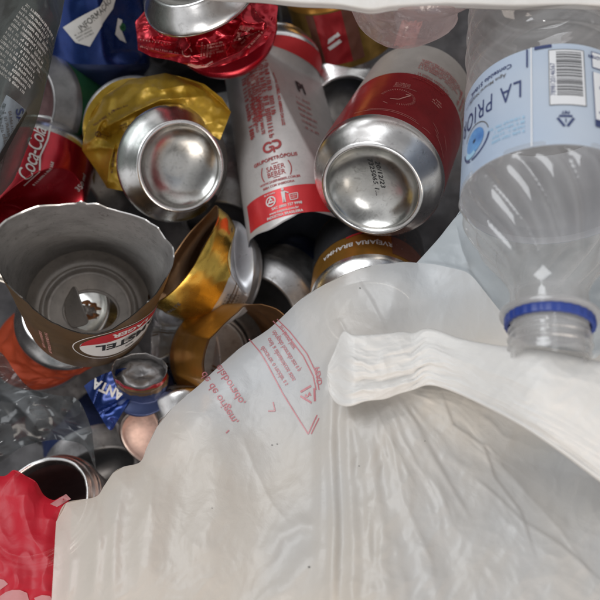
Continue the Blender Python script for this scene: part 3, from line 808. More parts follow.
# ---- blue can with red rim, cut
c = Can(P(140, 370, -0.036), adir(-105, 58), L=26, z0=0, z1=3, env=(0, 1), seed=71, rough=1.6, rf=.1, Rr=17)
c.oval = (math.degrees(img_th(0, c)), .85, .62); c.hold = 20
std_can('cut_open_can', 'crumpled blue can with a red rim and orange band beside the folded blue scrap', c, [(3.5, 1), (11, 2), (200, 0)], [NAVY, RED, BROWN, DULL], cut=(lambda th: 1.1*np.sin(2*th+1) + .5*np.sin(5*th), lambda th: 24 + 1.5*np.sin(2*th)), inner=3)
g = Geo(); th = np.linspace(0, 2*math.pi, 64, endpoint=False); rr = np.linspace(0, 16.6, 14)
g.grid(c.world(rr[:, None], th[None, :], 7 + 1.6*np.cos(rr[:, None]/3.2) + .8*pn(rr[:, None]*np.cos(th)[None, :]*.15, rr[:, None]*np.sin(th)[None, :]*.15)).reshape(-1, 3), 64, 14, wrap=True)
g.build('lid', DULL, bpy.data.objects['cut_open_can.003'] if 'cut_open_can.003' in bpy.data.objects else None)
# folded blue side of another can with white letters
SC = thing('can_scrap', 'folded triangular scrap of blue can with white capital letters', 'can scrap', P(110, 395, -.045), None)
def ZS(x, y):
    return (-42 - .10*(y-372) + 7*np.exp(-np.abs((x-104) + .35*(y-372))/9) - 4*np.exp(-np.abs(y-(424-.55*(x-80)))/5) + .8*pn(x/9, y/9))*MM
def PS(x, y, off=0):
    z = ZS(x, y) + off*MM; d = CAMZ - z
    return np.stack([(x-300)/K*d, -(y-300)/K*d, z], -1)
top = catmull([(84, 386), (92, 380), (106, 373), (124, 368), (131, 372)], 40); low = catmull([(90, 398), (98, 412), (110, 430), (118, 420), (132, 396)], 40)
v_ = np.linspace(0, 1, 40)[:, None, None]; Q = top[None]*(1-v_) + low[None]*v_
g = Geo(); g.grid(PS(Q[..., 0], Q[..., 1]).reshape(-1, 3), 40, 40); g.grid(PS(Q[..., 0], Q[..., 1], -.5).reshape(-1, 3), 40, 40, m=2)
V, F = densify(xf(text2d('ANTA', 15, .5, .85), 108, -391, -205+180), 2)
V = V*[1, -1]; 
V, F = densify((lambda a: (np.stack([108 + (a[0][:, 0]*math.cos(R(205)) + a[0][:, 1]*math.sin(R(205))), 389 + (a[0][:, 0]*math.sin(R(205)) - a[0][:, 1]*math.cos(R(205)))], 1), a[1]))(text2d('ANTA', 14, .5, .85)), 2)
g.add(PS(V[:, 0], V[:, 1], .25), F, 1)
g.build('sheet', [BLUE, INKWHITE, LINING], SC)

# ---- pinkish base can
c = Can(P(156, 440, -0.070), adir(70, 60), L=80, Rr=30.5, seed=91, rough=0.8)
std_can('drink_can', 'silver can with a pinkish copper-toned base beside the edge of the white bag', c, [(26, 0), (200, 1)], [DULL, NAVY], base=[PINKEND, metal('brownish_shoulder', (.45, .38, .35), .3, 1.0, dirt=.3)])

# ---- open can at the lower left
REDIN = metal('red_brown_lining', (0.15, 0.075, 0.07), 0.45, 0.5, 0.1)
c = Can(P(40, 505, -0.045), adir(-75, 52), L=90, z0=0, env=(0, 1), seed=95, rough=.5, Rr=32)
t, b = std_can('drink_can', 'can with a shiny silver rim round a dark red opening, above the red bag', c, [(200, 2)], [DULL, SILVER, DULL, REDIN], cut=(lambda th: 10 + 0*th, None), inner=3)
g = Geo(); th = np.linspace(0, 2*math.pi, 96, endpoint=False)
pr = catmull([(25.4, 6), (25.6, 2), (26.2, .2), (27.2, -.4), (28.0, .4), (28.1, 2.0), (28.8, 3.0), (29.8, 3.4), (30.2, 4.8), (31.0, 6.0), (32.0, 6.6), (32.3, 8.2), (32.6, 11)], 30)
g.grid(c.world(pr[:, 0][:, None], th[None, :], pr[:, 1][:, None]).reshape(-1, 3), 96, 30, wrap=True); g.build('rim', SILVER, t)

# ---- gold-banded can behind the bag edge
c = Can(P(370, 318, -0.040), adir(84, 50), L=75, seed=101, rough=0.5)
d = [(xf(text2d('CERVEJARIA BRAHMA', 5.2, 0.1, .95), -4, 24, 180), 1), (band(13, 60, 16, 40, 30, 8), 2), (band(-60, 60, 32, 60, 50, 10), 3), (stroke([(-12, 31), (0, 34), (10, 31)], 1.5), 4)]
std_can('drink_can', 'gold, red and black can peeping out behind the top edge of the white bag', c, [(200, 0)], [AMBER, INKWHITE, INKBROWN, INKBLACK, REDBRIGHT], base=[DULL, SILVER], decals=d)

# ---- dull silver base in the shade
DARKBASE = metal('shaded_grey_base', (0.16, 0.16, 0.165), 0.35, 0.9, 0.1, dirt=.3)  # aluminium base with the shade put into its dark colour
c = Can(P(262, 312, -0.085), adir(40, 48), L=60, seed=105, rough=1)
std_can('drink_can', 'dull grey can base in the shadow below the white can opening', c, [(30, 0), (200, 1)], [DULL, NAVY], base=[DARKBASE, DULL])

# ---- dark silver can side behind the yellow can
c = Can(P(222, 226, -0.105), adir(85, 30), L=100, seed=107, rough=1.2)
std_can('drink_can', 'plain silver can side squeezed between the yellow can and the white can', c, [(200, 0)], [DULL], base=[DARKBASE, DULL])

# ---- crushed red can on the left with script lettering
c = Can(P(14, 272, -0.055), adir(86, 24), L=92, Rr=29, seed=111, rough=0.4, rf=.03, z1=14,
        dents=[(32, 47, -30, 6, 1.9)])
d = []
T = text2d('Coca-Cola', 12, 0.02, .78, shear=0.5, spacing=.9)
d.append((xf(T, -7, 60, 90), 1)); d.append((stroke([(-2, 38), (-1, 50), (-3, 60), (-1.5, 72), (-2, 82)], .9), 1))
d.append((xf(text2d('350 ml', 4.5, .05), 26, 58, 90), 1))
d.append((xf(micro(20, 3, 1, 4), 4, 50, 90), 1))
std_can('crushed_can', 'bright red can with white script lettering and a sharp triangular dent', c, [(200, 0)], [REDDEEP, INKWHITE], base=[DOME, SILVER], lid=SILVER, decals=d, nv=120, nu=200)

# ---- green and yellow can with dull base, upper left
REDGREY = metal('reddish_grey_base', (0.20, 0.12, 0.12), 0.4, 0.7, 0.15, dirt=.3)
c = Can(P(26, 105, -0.080), adir(8, 62), L=60, seed=115, rough=1.0, rf=.03)
d = [(band(-60, 20, 13, 60, 50, 20), 1), (diskart(10, 22, 6), 2)]
std_can('drink_can', 'can with a reddish grey base and green and yellow side behind the clear printed bottle', c, [(200, 0)], [YELLOW, GREEN, AMBER], base=[REDGREY, metal('dim_shoulder', (.26, .25, .25), .4, .9)], decals=d)

# ---- yellow scrap behind
c = Can(P(60, 158, -0.115), adir(20, 20), L=60, seed=117, rough=5, rf=.05, dents=[(0, 30, 0, 9, 1.5), (40, 50, 0, 10, 1.5)])
std_can('crushed_can', 'dull yellow flattened can deep down between the red can and the yellow can', c, [(200, 0)], [metal('dull_yellow', (.40, .26, .05), .45, .5, .1, dirt=.4)], lid=DULL)

# ---- blue can at the top
c = Can(P(100, 82, -0.115), adir(88, -24), L=115, seed=121, rough=.6, dents=[(35, 55, 0, 4, 1.2)])
d = []
for a_, m_ in ((polyart([(-19, 25), (-10, 30), (4, 37), (16, 50), (19, 47), (14, 36), (5, 28), (-4, 15), (-12, 17)]), 1), (xf(text2d('INFORMAÇÃO', 4.6, .1, .9), 2, 32.5, 38), 2), (xf(micro(12, 5, 3, 7), -6, 22, 26), 2),
               (polyart([(14, 22), (17, 31), (20, 30), (19, 24), (22, 17), (17, 19)]), 1), (diskart(20, 26, 2.3), 3)):
    d.append((xf(a_, 0, 8), m_))
std_can('drink_can', 'deep blue can with a torn white information label, at the top edge', c, [(200, 0)], [BLUE, INKWHITE, INKGREY, GREEN], base=[BLUE, NAVY], decals=d)

# ---- striped can at the top centre, and the dark can below it
c = Can(P(330, -34, -0.095), adir(-66, 46), L=66, seed=125, rough=1)
d = [(band(-60, -8, 14, 48, 40, 20), 0), (band(-8, 0, 14, 48, 10, 20), 1), (band(0, 18, 14, 48, 20, 20), 2), (xf(rect(-5, -1.2, 5, 1.2), 9, 30, 25), 3), (xf(rect(-5, -1.2, 5, 1.2), 9, 34.5, 25), 3), (band(18, 24, 14, 48, 10, 20), 1)]
std_can('drink_can', 'yellow, red and black striped can under the clear plastic cup at the top', c, [(200, 0)], [metal('dim_gold_print', (.30, .17, .04), .35, .7), INKBROWN, RED, INKWHITE], base=[REDDEEP, AMBER], lid=SILVER, decals=d)
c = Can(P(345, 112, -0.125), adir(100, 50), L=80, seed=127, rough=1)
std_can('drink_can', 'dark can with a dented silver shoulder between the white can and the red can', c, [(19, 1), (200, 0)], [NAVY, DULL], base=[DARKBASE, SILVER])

# ---- dim cans deep in the gaps
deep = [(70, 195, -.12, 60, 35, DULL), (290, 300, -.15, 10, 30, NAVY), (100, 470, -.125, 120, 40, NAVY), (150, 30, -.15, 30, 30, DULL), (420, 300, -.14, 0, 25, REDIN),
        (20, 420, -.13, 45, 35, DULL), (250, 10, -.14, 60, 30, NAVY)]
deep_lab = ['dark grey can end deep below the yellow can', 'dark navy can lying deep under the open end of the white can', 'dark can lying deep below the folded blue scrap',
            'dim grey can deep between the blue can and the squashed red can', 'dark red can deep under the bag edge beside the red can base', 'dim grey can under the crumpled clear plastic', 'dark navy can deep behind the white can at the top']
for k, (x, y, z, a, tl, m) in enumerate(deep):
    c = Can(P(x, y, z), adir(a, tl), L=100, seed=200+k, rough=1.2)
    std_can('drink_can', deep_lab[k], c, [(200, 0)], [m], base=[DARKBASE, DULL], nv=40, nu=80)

# ---- chewed orange scrap inside the lid hole
ORSCRAP = metal('orange_plastic_scrap', (0.62, 0.26, 0.10), 0.4, 0.0, 0.1)
g = Geo(); cc = P(87, 312, -0.066)
a = np.linspace(0, 2*math.pi*0.92, 60); rr = 7.0 + .35*np.sin(a*5) + .35*np.sin(a*11)
cen = np.stack([rr*np.cos(a), rr*.62*np.sin(a)+1.0, 2+1.2*np.sin(a*3)], 1)*MM + cc
ct = np.linspace(0, 2*math.pi, 10, endpoint=False); V = []
for i in range(60):
    rd = np.array([math.cos(a[i]), math.sin(a[i]), 0]); w = (1.3 + .5*math.sin(i*.9))*MM
    for q in ct: V.append(cen[i] + rd*w*math.cos(q) + np.array([0, 0, 1])*w*1.3*math.sin(q))
g.grid(V, 10, 60, wrap=True)
tS = thing('plastic_scrap', 'small chewed orange ring of plastic lying in the hole of the lid', 'scrap', cc)
g.build('ring', ORSCRAP, tS)
g = Geo(); u, v = np.meshgrid(np.linspace(-1, 1, 24), np.linspace(-1, 1, 24))
zz = ridged(u*1.5, v*1.5, 3)*2.5
g.grid((np.stack([u*6, v*4, zz+1], -1)*MM + cc).reshape(-1, 3), 24, 24); g.build('crumpled_film', metal('pale_scrap', (.6, .56, .52), .3, .3), tS, solid=0.0004)
# ================================================================== plastic bottles
PET = film('clear_pet', (0.88, 0.87, 0.86), haze=0.16, rough=0.045, edge=0.55, bump=0.03, tint=(0.94, 0.935, 0.93), spec=0.08, bumps=70)
PETNECK = film('thick_clear_pet', (0.78, 0.77, 0.76), haze=0.30, rough=0.10, edge=0.8, tint=(0.86, 0.86, 0.86), spec=0.08)
PETDIM = film('grimy_clear_pet', (0.16, 0.17, 0.165), haze=0.35, rough=0.2, edge=0.6, bump=0.2, tint=(0.58, 0.62, 0.60), spec=0.05, bumps=50)

LBLUE = bagmat('pale_blue_label_film', (0.62, 0.68, 0.76), thru=0.0, transl=0.35, spec=.06, rough=.3, var=(0.50, 0.60, 0.74), bump=.12, bumps=30)
LINNER = bagmat('label_film_inside', (0.84, 0.84, 0.86), thru=0.0, transl=0.5, spec=.05, rough=.3, bump=.1, bumps=30)
class Bottle(Can):
    """same axis frame as a can; radius comes from a profile plus ribs"""
    def setp(s, prof, ribs=None):
        pr = catmull(prof, 400); s.pz, s.pr = pr[:, 1], pr[:, 0]; s.ribs = ribs
        o = np.argsort(s.pz); s.pz, s.pr = s.pz[o], s.pr[o]
    def rad(s, th, z):
        r = np.interp(z, s.pz, s.pr) + 0*th
        if s.ribs: r = r + s.ribs(th, z)
        return r
    def W(s, th, z, off=0):
        return s.world(s.rad(th, z) + off, th, z)

ring_c = P(549, 318, 0.078)
nb = unit([0.150, 0.895, -0.42])
mouth = ring_c - nb * 0.0155
c = Bottle(mouth, nb, L=205, z0=0, z1=0, env=(0, 0), dents=[])
c.setp([(12.6, 0), (12.9, 4), (12.8, 9), (12.9, 14), (13.0, 17), (13.2, 21), (13.4, 26), (15.5, 31), (20, 38), (25.5, 46), (30, 55), (32.2, 62), (32.6, 67), (32.2, 70), (32.2, 90), (32.2, 116), (32.6, 119), (32.4, 124), (31, 128), (32.4, 133), (32.6, 150), (32, 175), (29, 190), (22, 196)],
       lambda th, z: (sm(30, 42, z)*(1-sm(60, 66, z))) * (3.0*np.abs(np.sin(th*7 + z*.13))**0.8 - 2.0) + sm(122, 128, z)*(0.8*np.sin(z*.5)))
BT = thing('water_bottle', 'large clear plastic water bottle with a pale blue label and a blue neck ring', 'bottle', mouth)
nu = 200; th = np.linspace(0, 2*math.pi, nu, endpoint=False)
zs = np.concatenate([np.linspace(24, 70, 90), np.linspace(70.5, 196, 90)])
g = Geo(); g.grid(c.W(th[None, :], zs[:, None]).reshape(-1, 3), nu, len(zs), wrap=True); g.build('body', PET, BT)
g = Geo(); zs = np.linspace(0, 24, 90)
thr = 1.1*np.maximum(0, np.sin((zs[:, None] - th[None, :]/(2*math.pi)*3.2)*2*math.pi/3.2))**.6 * (sm(1.0, 2.5, zs)*(1-sm(9.5, 11.5, zs)))[:, None]
V = c.world(c.rad(th[None, :], zs[:, None]) + thr, th[None, :], zs[:, None])
g.grid(V.reshape(-1, 3), nu, 90, wrap=True)
rp = catmull([(13.1, 14.9), (16.2, 15.0), (16.7, 15.4), (16.7, 16.2), (16.2, 16.6), (13.1, 16.9)], 24)
g.grid(c.world(rp[:, 0][:, None], th[None, :], rp[:, 1][:, None]).reshape(-1, 3), nu, 24, wrap=True)
zi = np.linspace(0, 24, 10)   # inner wall of the neck
g.grid(c.world(11.2 + 0*zi[:, None], th[None, :], zi[:, None]).reshape(-1, 3), nu, 10, wrap=True)
g.build('neck', PETNECK, BT)
rp = catmull([(13.6, 11.6), (14.7, 11.5), (15.0, 12.0), (15.0, 14.3), (14.7, 14.8), (13.6, 14.8)], 24)
g = Geo(); g.grid(c.world((rp[:, 0][:, None] + .12*np.sin(th[None, :]*30)), th[None, :], rp[:, 1][:, None]).reshape(-1, 3), nu, 24, wrap=True)
g.build('neck_ring', RINGBLUE, BT)
# label
Z0, Z1, RL = 65.5, 112.5, 32.6
g = Geo(); zs = np.linspace(Z0, Z1, 30)
g.grid(c.world(RL + .1*np.sin(th[None, :]*7) + 0*zs[:, None], th[None, :], zs[:, None]).reshape(-1, 3), nu, 30, wrap=True, mf=lambda i, j: 0)
g.grid(c.world(RL - .35 + 0*zs[:, None], th[None, :], zs[:, None]).reshape(-1, 3), nu, 30, m=1, wrap=True)
c.R = RL
def D(art, m, x, y, rot=180, off=0.16, mx=2.0):
    V, F = densify(xf(art, x, y - 2.5, rot), mx)
    g.add(c.world(RL + .12 + off, V[:, 0]/RL, V[:, 1]), F, m)
xs = -5.5     # seam between front and back panels
D(rect(-.25, -23.4, .25, 23.4), 2, xs+.9, 91.5); D(rect(-.3, -4.5, .3, 4.5), 3, xs-.6, 110, 180, .2)
D(rect(-3, -.8, 3, .8), 3, xs+5, 114, 180, .2)
D(text2d('LA PRIORI', 12, -.03, .60, spacing=1.12), 3, -25.5, 96.5, 180)
D(text2d('Água Mineral Natural', 2.3, .02), 4, -24, 105.8, 180); D(text2d('Conteúdo 510mL', 3.0, .06), 3, -22.5, 109.3, 180)
D(micro(8, 2.4, 2, 3), 3, -34.5, 107, 180)
D(micro(15, 8.5, 4, 77), 5, -14.5, 79, 180); 
# ball emblem in a broken ring
D(diskart(0, 0, 5.6), 6, -29, 83, 180); D(ringart(0, 0, 7.6, 8.5, 10, 70), 3, -29, 83, 180); D(ringart(0, 0, 7.6, 8.5, 80, 175), 3, -29, 83, 180); D(ringart(0, 0, 7.6, 8.0, 190, 330), 4, -29, 83, 180)
D(ringart(1.5, 1.5, 3.0, 5.2, 20, 120), 5, -29, 83, 180, .22)
# barcode panel
bx = 7.5
D(rect(-6.2, -13.4, 6.2, 13.4), 2, bx, 98.6, 180, .14)
for a in (rect(-6.2, -13.4, 6.2, -13.1), rect(-6.2, 13.1, 6.2, 13.4), rect(-6.2, -13.4, -5.95, 13.4), rect(5.95, -13.4, 6.2, 13.4)): D(a, 4, bx, 98.6, 180, .2)
r_ = random.Random(3); y_ = -12.2
while y_ < 9.0:
    w = r_.choice([.25, .35, .5, .7, .25]); D(rect(-5.2, y_, 3.6, y_+w), 7, bx, 98.6, 180, .2); y_ += w + r_.choice([.25, .35, .5])
D(text2d('7898120146567', 2.3, .02, 1.05), 3, bx-4.8, 97.5, 90, .2)
D(text2d('PET', 1.7, .06), 3, bx-1, 81.9, 180, .2)
tri = lambda s: [(s*math.cos(R(a)), s*math.sin(R(a))) for a in (90, 210, 330)]
p3 = tri(3.6)
for i in range(3):
    a_, b_ = np.array(p3[i]), np.array(p3[(i+1) % 3]); D(stroke([a_*.85+b_*.15, b_*.85+a_*.15], .9), 3, bx-1, 78.4, 180, .2)
D(text2d('1', 2.6, .06), 3, bx-1, 78.3, 180, .2)
# nutrition box at the right
D(rect(-9, -11.5, 9, 11.5), 2, 25.5, 91, 180, .14); D(micro(15, 19, 8, 91), 3, 25.5, 92, 180, .2); D(rect(-9, -1.6, 9, 1.6), 3, 25.5, 78.8, 180, .2)
for a in (rect(-9, -11.5, -8.7, 11.5), rect(8.7, -11.5, 9, 11.5), rect(-9, 11.2, 9, 11.5)): D(a, 3, 25.5, 91, 180, .2)
D(rect(-9, -4, 9, 4), 2, 25.5, 108.5, 180, .14); D(text2d('NÃO CONTÉM GLÚTEN', 2.0, .08, .8), 3, 24, 110, 180, .2); D(micro(12, 4, 2, 94), 3, 25.5, 106.5, 180, .2)
for a in (rect(-9, -4, 9, -3.7), rect(-9, 3.7, 9, 4), rect(8.7, -4, 9, 4), rect(-9, -4, -8.7, 4)): D(a, 3, 25.5, 108.5, 180, .18)
D(micro(13, 1.8, 1, 95), 3, 25, 103.6, 180, .2)
g.build('label', [LBLUE, LINNER, LABELWHITE, INKNAVY, INKGREY, INKSKY, INKBLUE, INKBLACK], BT)

# ---- grimy clear bottle at the top left
def bline(p, q):  # axis through two picture points at depth
    return p, q
Aq = P(-62, 205, 0.000); Bq = P(-6, -30, 0.005)
c = Bottle(Aq, Bq - Aq, L=230, z0=0, z1=0, env=(0, 0), Rr=33, dents=[(20, 100, 0, 2.0, 1.0), (60, 110, 15, 3, 1.1), (70, 50, -10, 3, 1.1)])
c.env_ = (1, 1); c.z0 = 2; c.z1 = 228
c.setp([(10, 0), (20, 6), (28, 16), (32, 30), (32, 90), (32.5, 100), (32.3, 112), (33, 124), (33, 200), (30, 225)], lambda th, z: .7*np.sin(th*3 + z*.05))
TB = thing('crumpled_bottle', 'crumpled grey-tinted clear bottle printed with white lettering, in the top left corner', 'bottle', Aq)
zs = np.linspace(0, 225, 160); nu = 160; th = np.linspace(0, 2*math.pi, nu, endpoint=False)
g = Geo(); g.grid(c.W(th[None, :], zs[:, None]).reshape(-1, 3), nu, 160, wrap=True)
def D2(art, m, x, y, rot, off=.25):
    V, F = densify(xf(art, x, y, rot), 2.0); g.add(c.W(V[:, 0]/33, V[:, 1], off), F, m)
D2(micro(24, 34, 15, 131), 1, 22, 78, -18, .6); D2(micro(16, 20, 9, 133), 2, 33, 80, -18, .7)
D2(xf(band(-12, 6, -24, 14, 30, 30), 0, 0), 3, 26, 40, -12, .4)
D2(text2d('SAC', 7.0, .12), 4, 28, 47, -62, .9); D2(micro(26, 8, 3, 139), 2, 24, 37, -62, .9); D2(micro(26, 8, 3, 149), 2, 30, 28, -62, .9)
g.build('body', [PETDIM, INKWHITE, INKGREY, metal('smudged_grey_print', (.24, .28, .32), .45, .1), INKNAVY], TB)

# ---- clear plastic cup at the top, crumpled
CUP = film('cloudy_clear_plastic', (0.72, 0.60, 0.59), haze=0.30, rough=0.12, edge=0.85, bump=0.5, tint=(0.93, 0.86, 0.85), spec=0.07, bumps=60)
cA = P(398, 26, 0.010)
g = Geo(); nu = 160; nv = 60
th = np.linspace(0, 2*math.pi, nu, endpoint=False); 
prof = catmull([(0, 0), (12, .3), (19, 1.5), (22, 5), (24, 11), (27, 19), (31, 28), (33, 36)], nv)
ax = unit([0.12, 0.55, 0.83]); X = unit(np.cross([0, 1, 0.2], ax)); Y = np.cross(ax, X)
rr = prof[:, 0][:, None] * (1 + .05*np.sin(3*th[None, :]+1) + .05*np.sin(prof[:, 1][:, None]*.4 + 2*th[None, :]))
zz = prof[:, 1][:, None] + 0*th[None, :]
cx, cy = rr*np.cos(th[None, :]), rr*np.sin(th[None, :])
a = ridged(cx*.07, cy*.07, zz*.06 + 4)*2.6
rr = np.maximum(rr + a*sm(0, 8, rr), 0); zz = zz + a
V = cA + (X*(rr*np.cos(th[None, :]))[..., None] + Y*(rr*np.sin(th[None, :]))[..., None] + ax*zz[..., None])*MM
TC = thing('plastic_cup', 'crumpled cloudy clear plastic cup hanging under the white bag edge at the top', 'plastic cup', cA)
g.grid(V.reshape(-1, 3), nu, nv, wrap=True); g.build('body', CUP, TC)
g = Geo(); u, v = np.meshgrid(np.linspace(-1, 1, 20), np.linspace(-1, 1, 20)); zz = ridged(u*1.4, v*1.4, 9)*4
g.grid((np.stack([u*5+v*2, v*6, zz], -1)*MM + P(408, 34, -0.004)).reshape(-1, 3), 20, 20)
tS = g.build('plastic_scrap', metal('pink_scrap', (.55, .25, .22), .4, 0), None, solid=.0004); tS['label'] = 'small pink crumpled scrap behind the clear cup'; tS['category'] = 'scrap'
# ================================================================== film bags
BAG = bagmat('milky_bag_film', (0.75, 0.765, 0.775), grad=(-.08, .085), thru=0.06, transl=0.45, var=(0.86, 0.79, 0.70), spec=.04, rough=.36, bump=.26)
BAGBLUE = bagmat('thin_bluish_bag_film', (0.66, 0.70, 0.72), thru=0.08, transl=0.35, spec=.03, rough=.4, bump=.16)
BAGWHITE = bagmat('white_bag_film', (0.80, 0.785, 0.76), thru=0.0, transl=0.3, bump=0.25, spec=.03, rough=.4)
BAGINK = bagmat('faded_red_ink', (0.58, 0.22, 0.24), thru=0.0, transl=0.3)
SOFTPINK = bagmat('pale_print_on_red_film', (0.72, 0.36, 0.36), thru=0.0, transl=.4, spec=.02)
BAGRED = bagmat('red_bag_film', (0.70, 0.018, 0.04), thru=0.03, transl=0.4, spec=.03, rough=.4, bump=.15)

def sheet(name, mat, par, A, B, Z, nu=240, nv=200, warp=None, mats=None, decal=None, lin=False, solid=0.00025):
    """film between edge curves A and B (picture headings given as points); Z(px,py,u,v) is its height"""
    A = (polyl if lin else catmull)(A, nu); B = (polyl if lin else catmull)(B, nu)
    v = np.linspace(0, 1, nv)[:, None, None]**1.15
    Q = A[None]*(1-v) + B[None]*v
    X, Y = Q[..., 0], Q[..., 1]
    U = np.broadcast_to(np.linspace(0, 1, nu)[None, :], X.shape); Vv = np.broadcast_to(v[..., 0], X.shape)
    if warp: X, Y = warp(X, Y, U, Vv)
    z = Z(X, Y, U, Vv)
    d = CAMZ - z
    W = np.stack([(X-300)/K*d, -(Y-300)/K*d, z], -1)
    g = Geo(); g.grid(W.reshape(-1, 3), nu, nv)
    if decal: decal(g)
    return g.build(name, mats or mat, par, solid=solid if not decal else 0)

E1 = [(56, 522), (66, 503), (95, 497), (104, 486), (113, 473), (123, 467), (140, 462), (147, 447), (157, 427), (173, 407), (198, 386), (215, 370), (240, 348), (270, 328), (300, 300), (320, 287), (350, 272), (375, 265), (405, 262), (418, 263)]
B1 = [(46, 680), (80, 690), (120, 690), (150, 690), (175, 690), (205, 690), (235, 690), (262, 690), (295, 690), (335, 680), (338, 620), (338, 570), (338, 530), (342, 480), (350, 425), (356, 395), (388, 365), (430, 360), (480, 360), (506, 342)]
fold1 = [([(240, 430), (255, 470), (272, 505), (290, 525)], 7, .8, 'r'), ([(205, 395), (175, 440), (150, 520), (140, 610)], 16, 2.4, 'g'), ([(125, 470), (115, 520), (112, 610)], 6, 1.2, 'g'),
         ([(95, 500), (98, 540), (92, 610)], 6, 1.4, 'g'), ([(338, 318), (345, 332), (350, 345)], 4, 1.6, 'r'), ([(352, 273), (370, 300), (388, 335)], 4, .8, 's'),
         ([(262, 565), (280, 535), (300, 525), (322, 528)], 9, 1.6, 'g'), ([(240, 620), (290, 585), (318, 540)], 12, 2.0, 'g'), ([(322, 380), (323, 450), (320, 610)], 7, 2.0, 'g'),
         ([(230, 350), (210, 420), (215, 500), (190, 610)], 22, 2.6, 'g'), ([(60, 520), (72, 560), (66, 610)], 6, 1.4, 'g'), ([(143, 460), (152, 480), (148, 520)], 5, 1.0, 'g'),
         ([(400, 264), (395, 300), (380, 330)], 12, 1.2, 'g'), ([(340, 345), (328, 370), (322, 400)], 5, 2, 'g')]
KX0, KY0 = 378.0, 372.0
cr1 = [([(346, 404), (362, 440), (368, 500), (372, 610)], 7, 1.5, 'r'), ([(372, 402), (392, 445), (404, 500), (430, 560), (440, 620)], 6, 1.4, 'r'), ([(398, 396), (424, 440), (446, 480), (470, 520)], 5, 1.2, 's'),
       ([(440, 392), (452, 425), (483, 446), (494, 478), (520, 512), (535, 560)], 3.5, 1.5, 's'), ([(470, 420), (505, 470), (560, 530), (600, 590)], 7, 1.2, 'r'), ([(474, 478), (500, 500), (520, 520), (560, 545), (610, 590)], 4, 1.0, 's'),
       ([(333, 372), (331, 440), (334, 520), (330, 640)], 6, 3.4, 'g'), ([(345, 396), (348, 460), (353, 540), (352, 640)], 7, 2.6, 'g'), ([(362, 402), (372, 470), (384, 540), (392, 640)], 8, 2.0, 'g'), ([(324, 395), (320, 450), (322, 520)], 4, .8, 'r')]
def Z1(X, Y, U=None, V=None):
    z = 14 + 46*sm(330, 640, Y) + 26*sm(250, 400, X)*(1 - .35*sm(330, 600, Y))*(1 - .25*sm(440, 600, X)*(1-sm(420, 600, Y))) - 10*sm(120, 50, X)
    z = z + creases(X, Y, fold1) + 1.3*ridged(X/110 + 3, Y/130, 1.5, 2) + 3.0*pn(X/140, Y/150, 4.4)
    wx = X + 8*pn(X/60, Y/60, 2.2); wy = Y + 8*pn(X/60, Y/60, 8.8)
    z = z + .8*ridged((wx+.5*wy)/46, (wy-.5*wx)/90, 9.0, 3) + .16*ridged(wx/14, wy/20, 3.0, 2)
    # folds fanning out from the knot
    dx = wx - KX0; dy = wy - KY0; r = np.hypot(dx, dy); an = np.degrees(np.arctan2(dy, dx))      # 90 = straight down
    m = sm(108, 98, an)*sm(8, 26, an)*sm(22, 60, r)*(dy > -5)
    a2 = an + 4*pn(r/90, an/14, 1.1) + 1.2*pn(r/25, an/9, 5.1)
    z = z + m*(2.8*ridged(a2/19, r/200, 4.1, 2) + .75*ridged(a2/8 + 3, r/80, 7.7, 2) + .08*ridged(a2/3.2, r/30, 2.2, 2)) + m*1.1*ridged(wx/34 + wy/90, wy/60 - wx/120, 6.0, 2) + creases(X, Y, cr1)*(X > 316)
    z = z - 12*np.exp(-((X-560)/70)**2 - ((Y-455)/50)**2)
    e, _, _ = polydist(X, Y, E1)
    z = z - 7*np.exp(-e/6.0) - 10*np.exp(-e/30.0)
    return z*MM
WB = thing('plastic_bag', 'big milky white bag with faded red printing and a knotted handle', 'plastic bag', P(380, 420, .03))
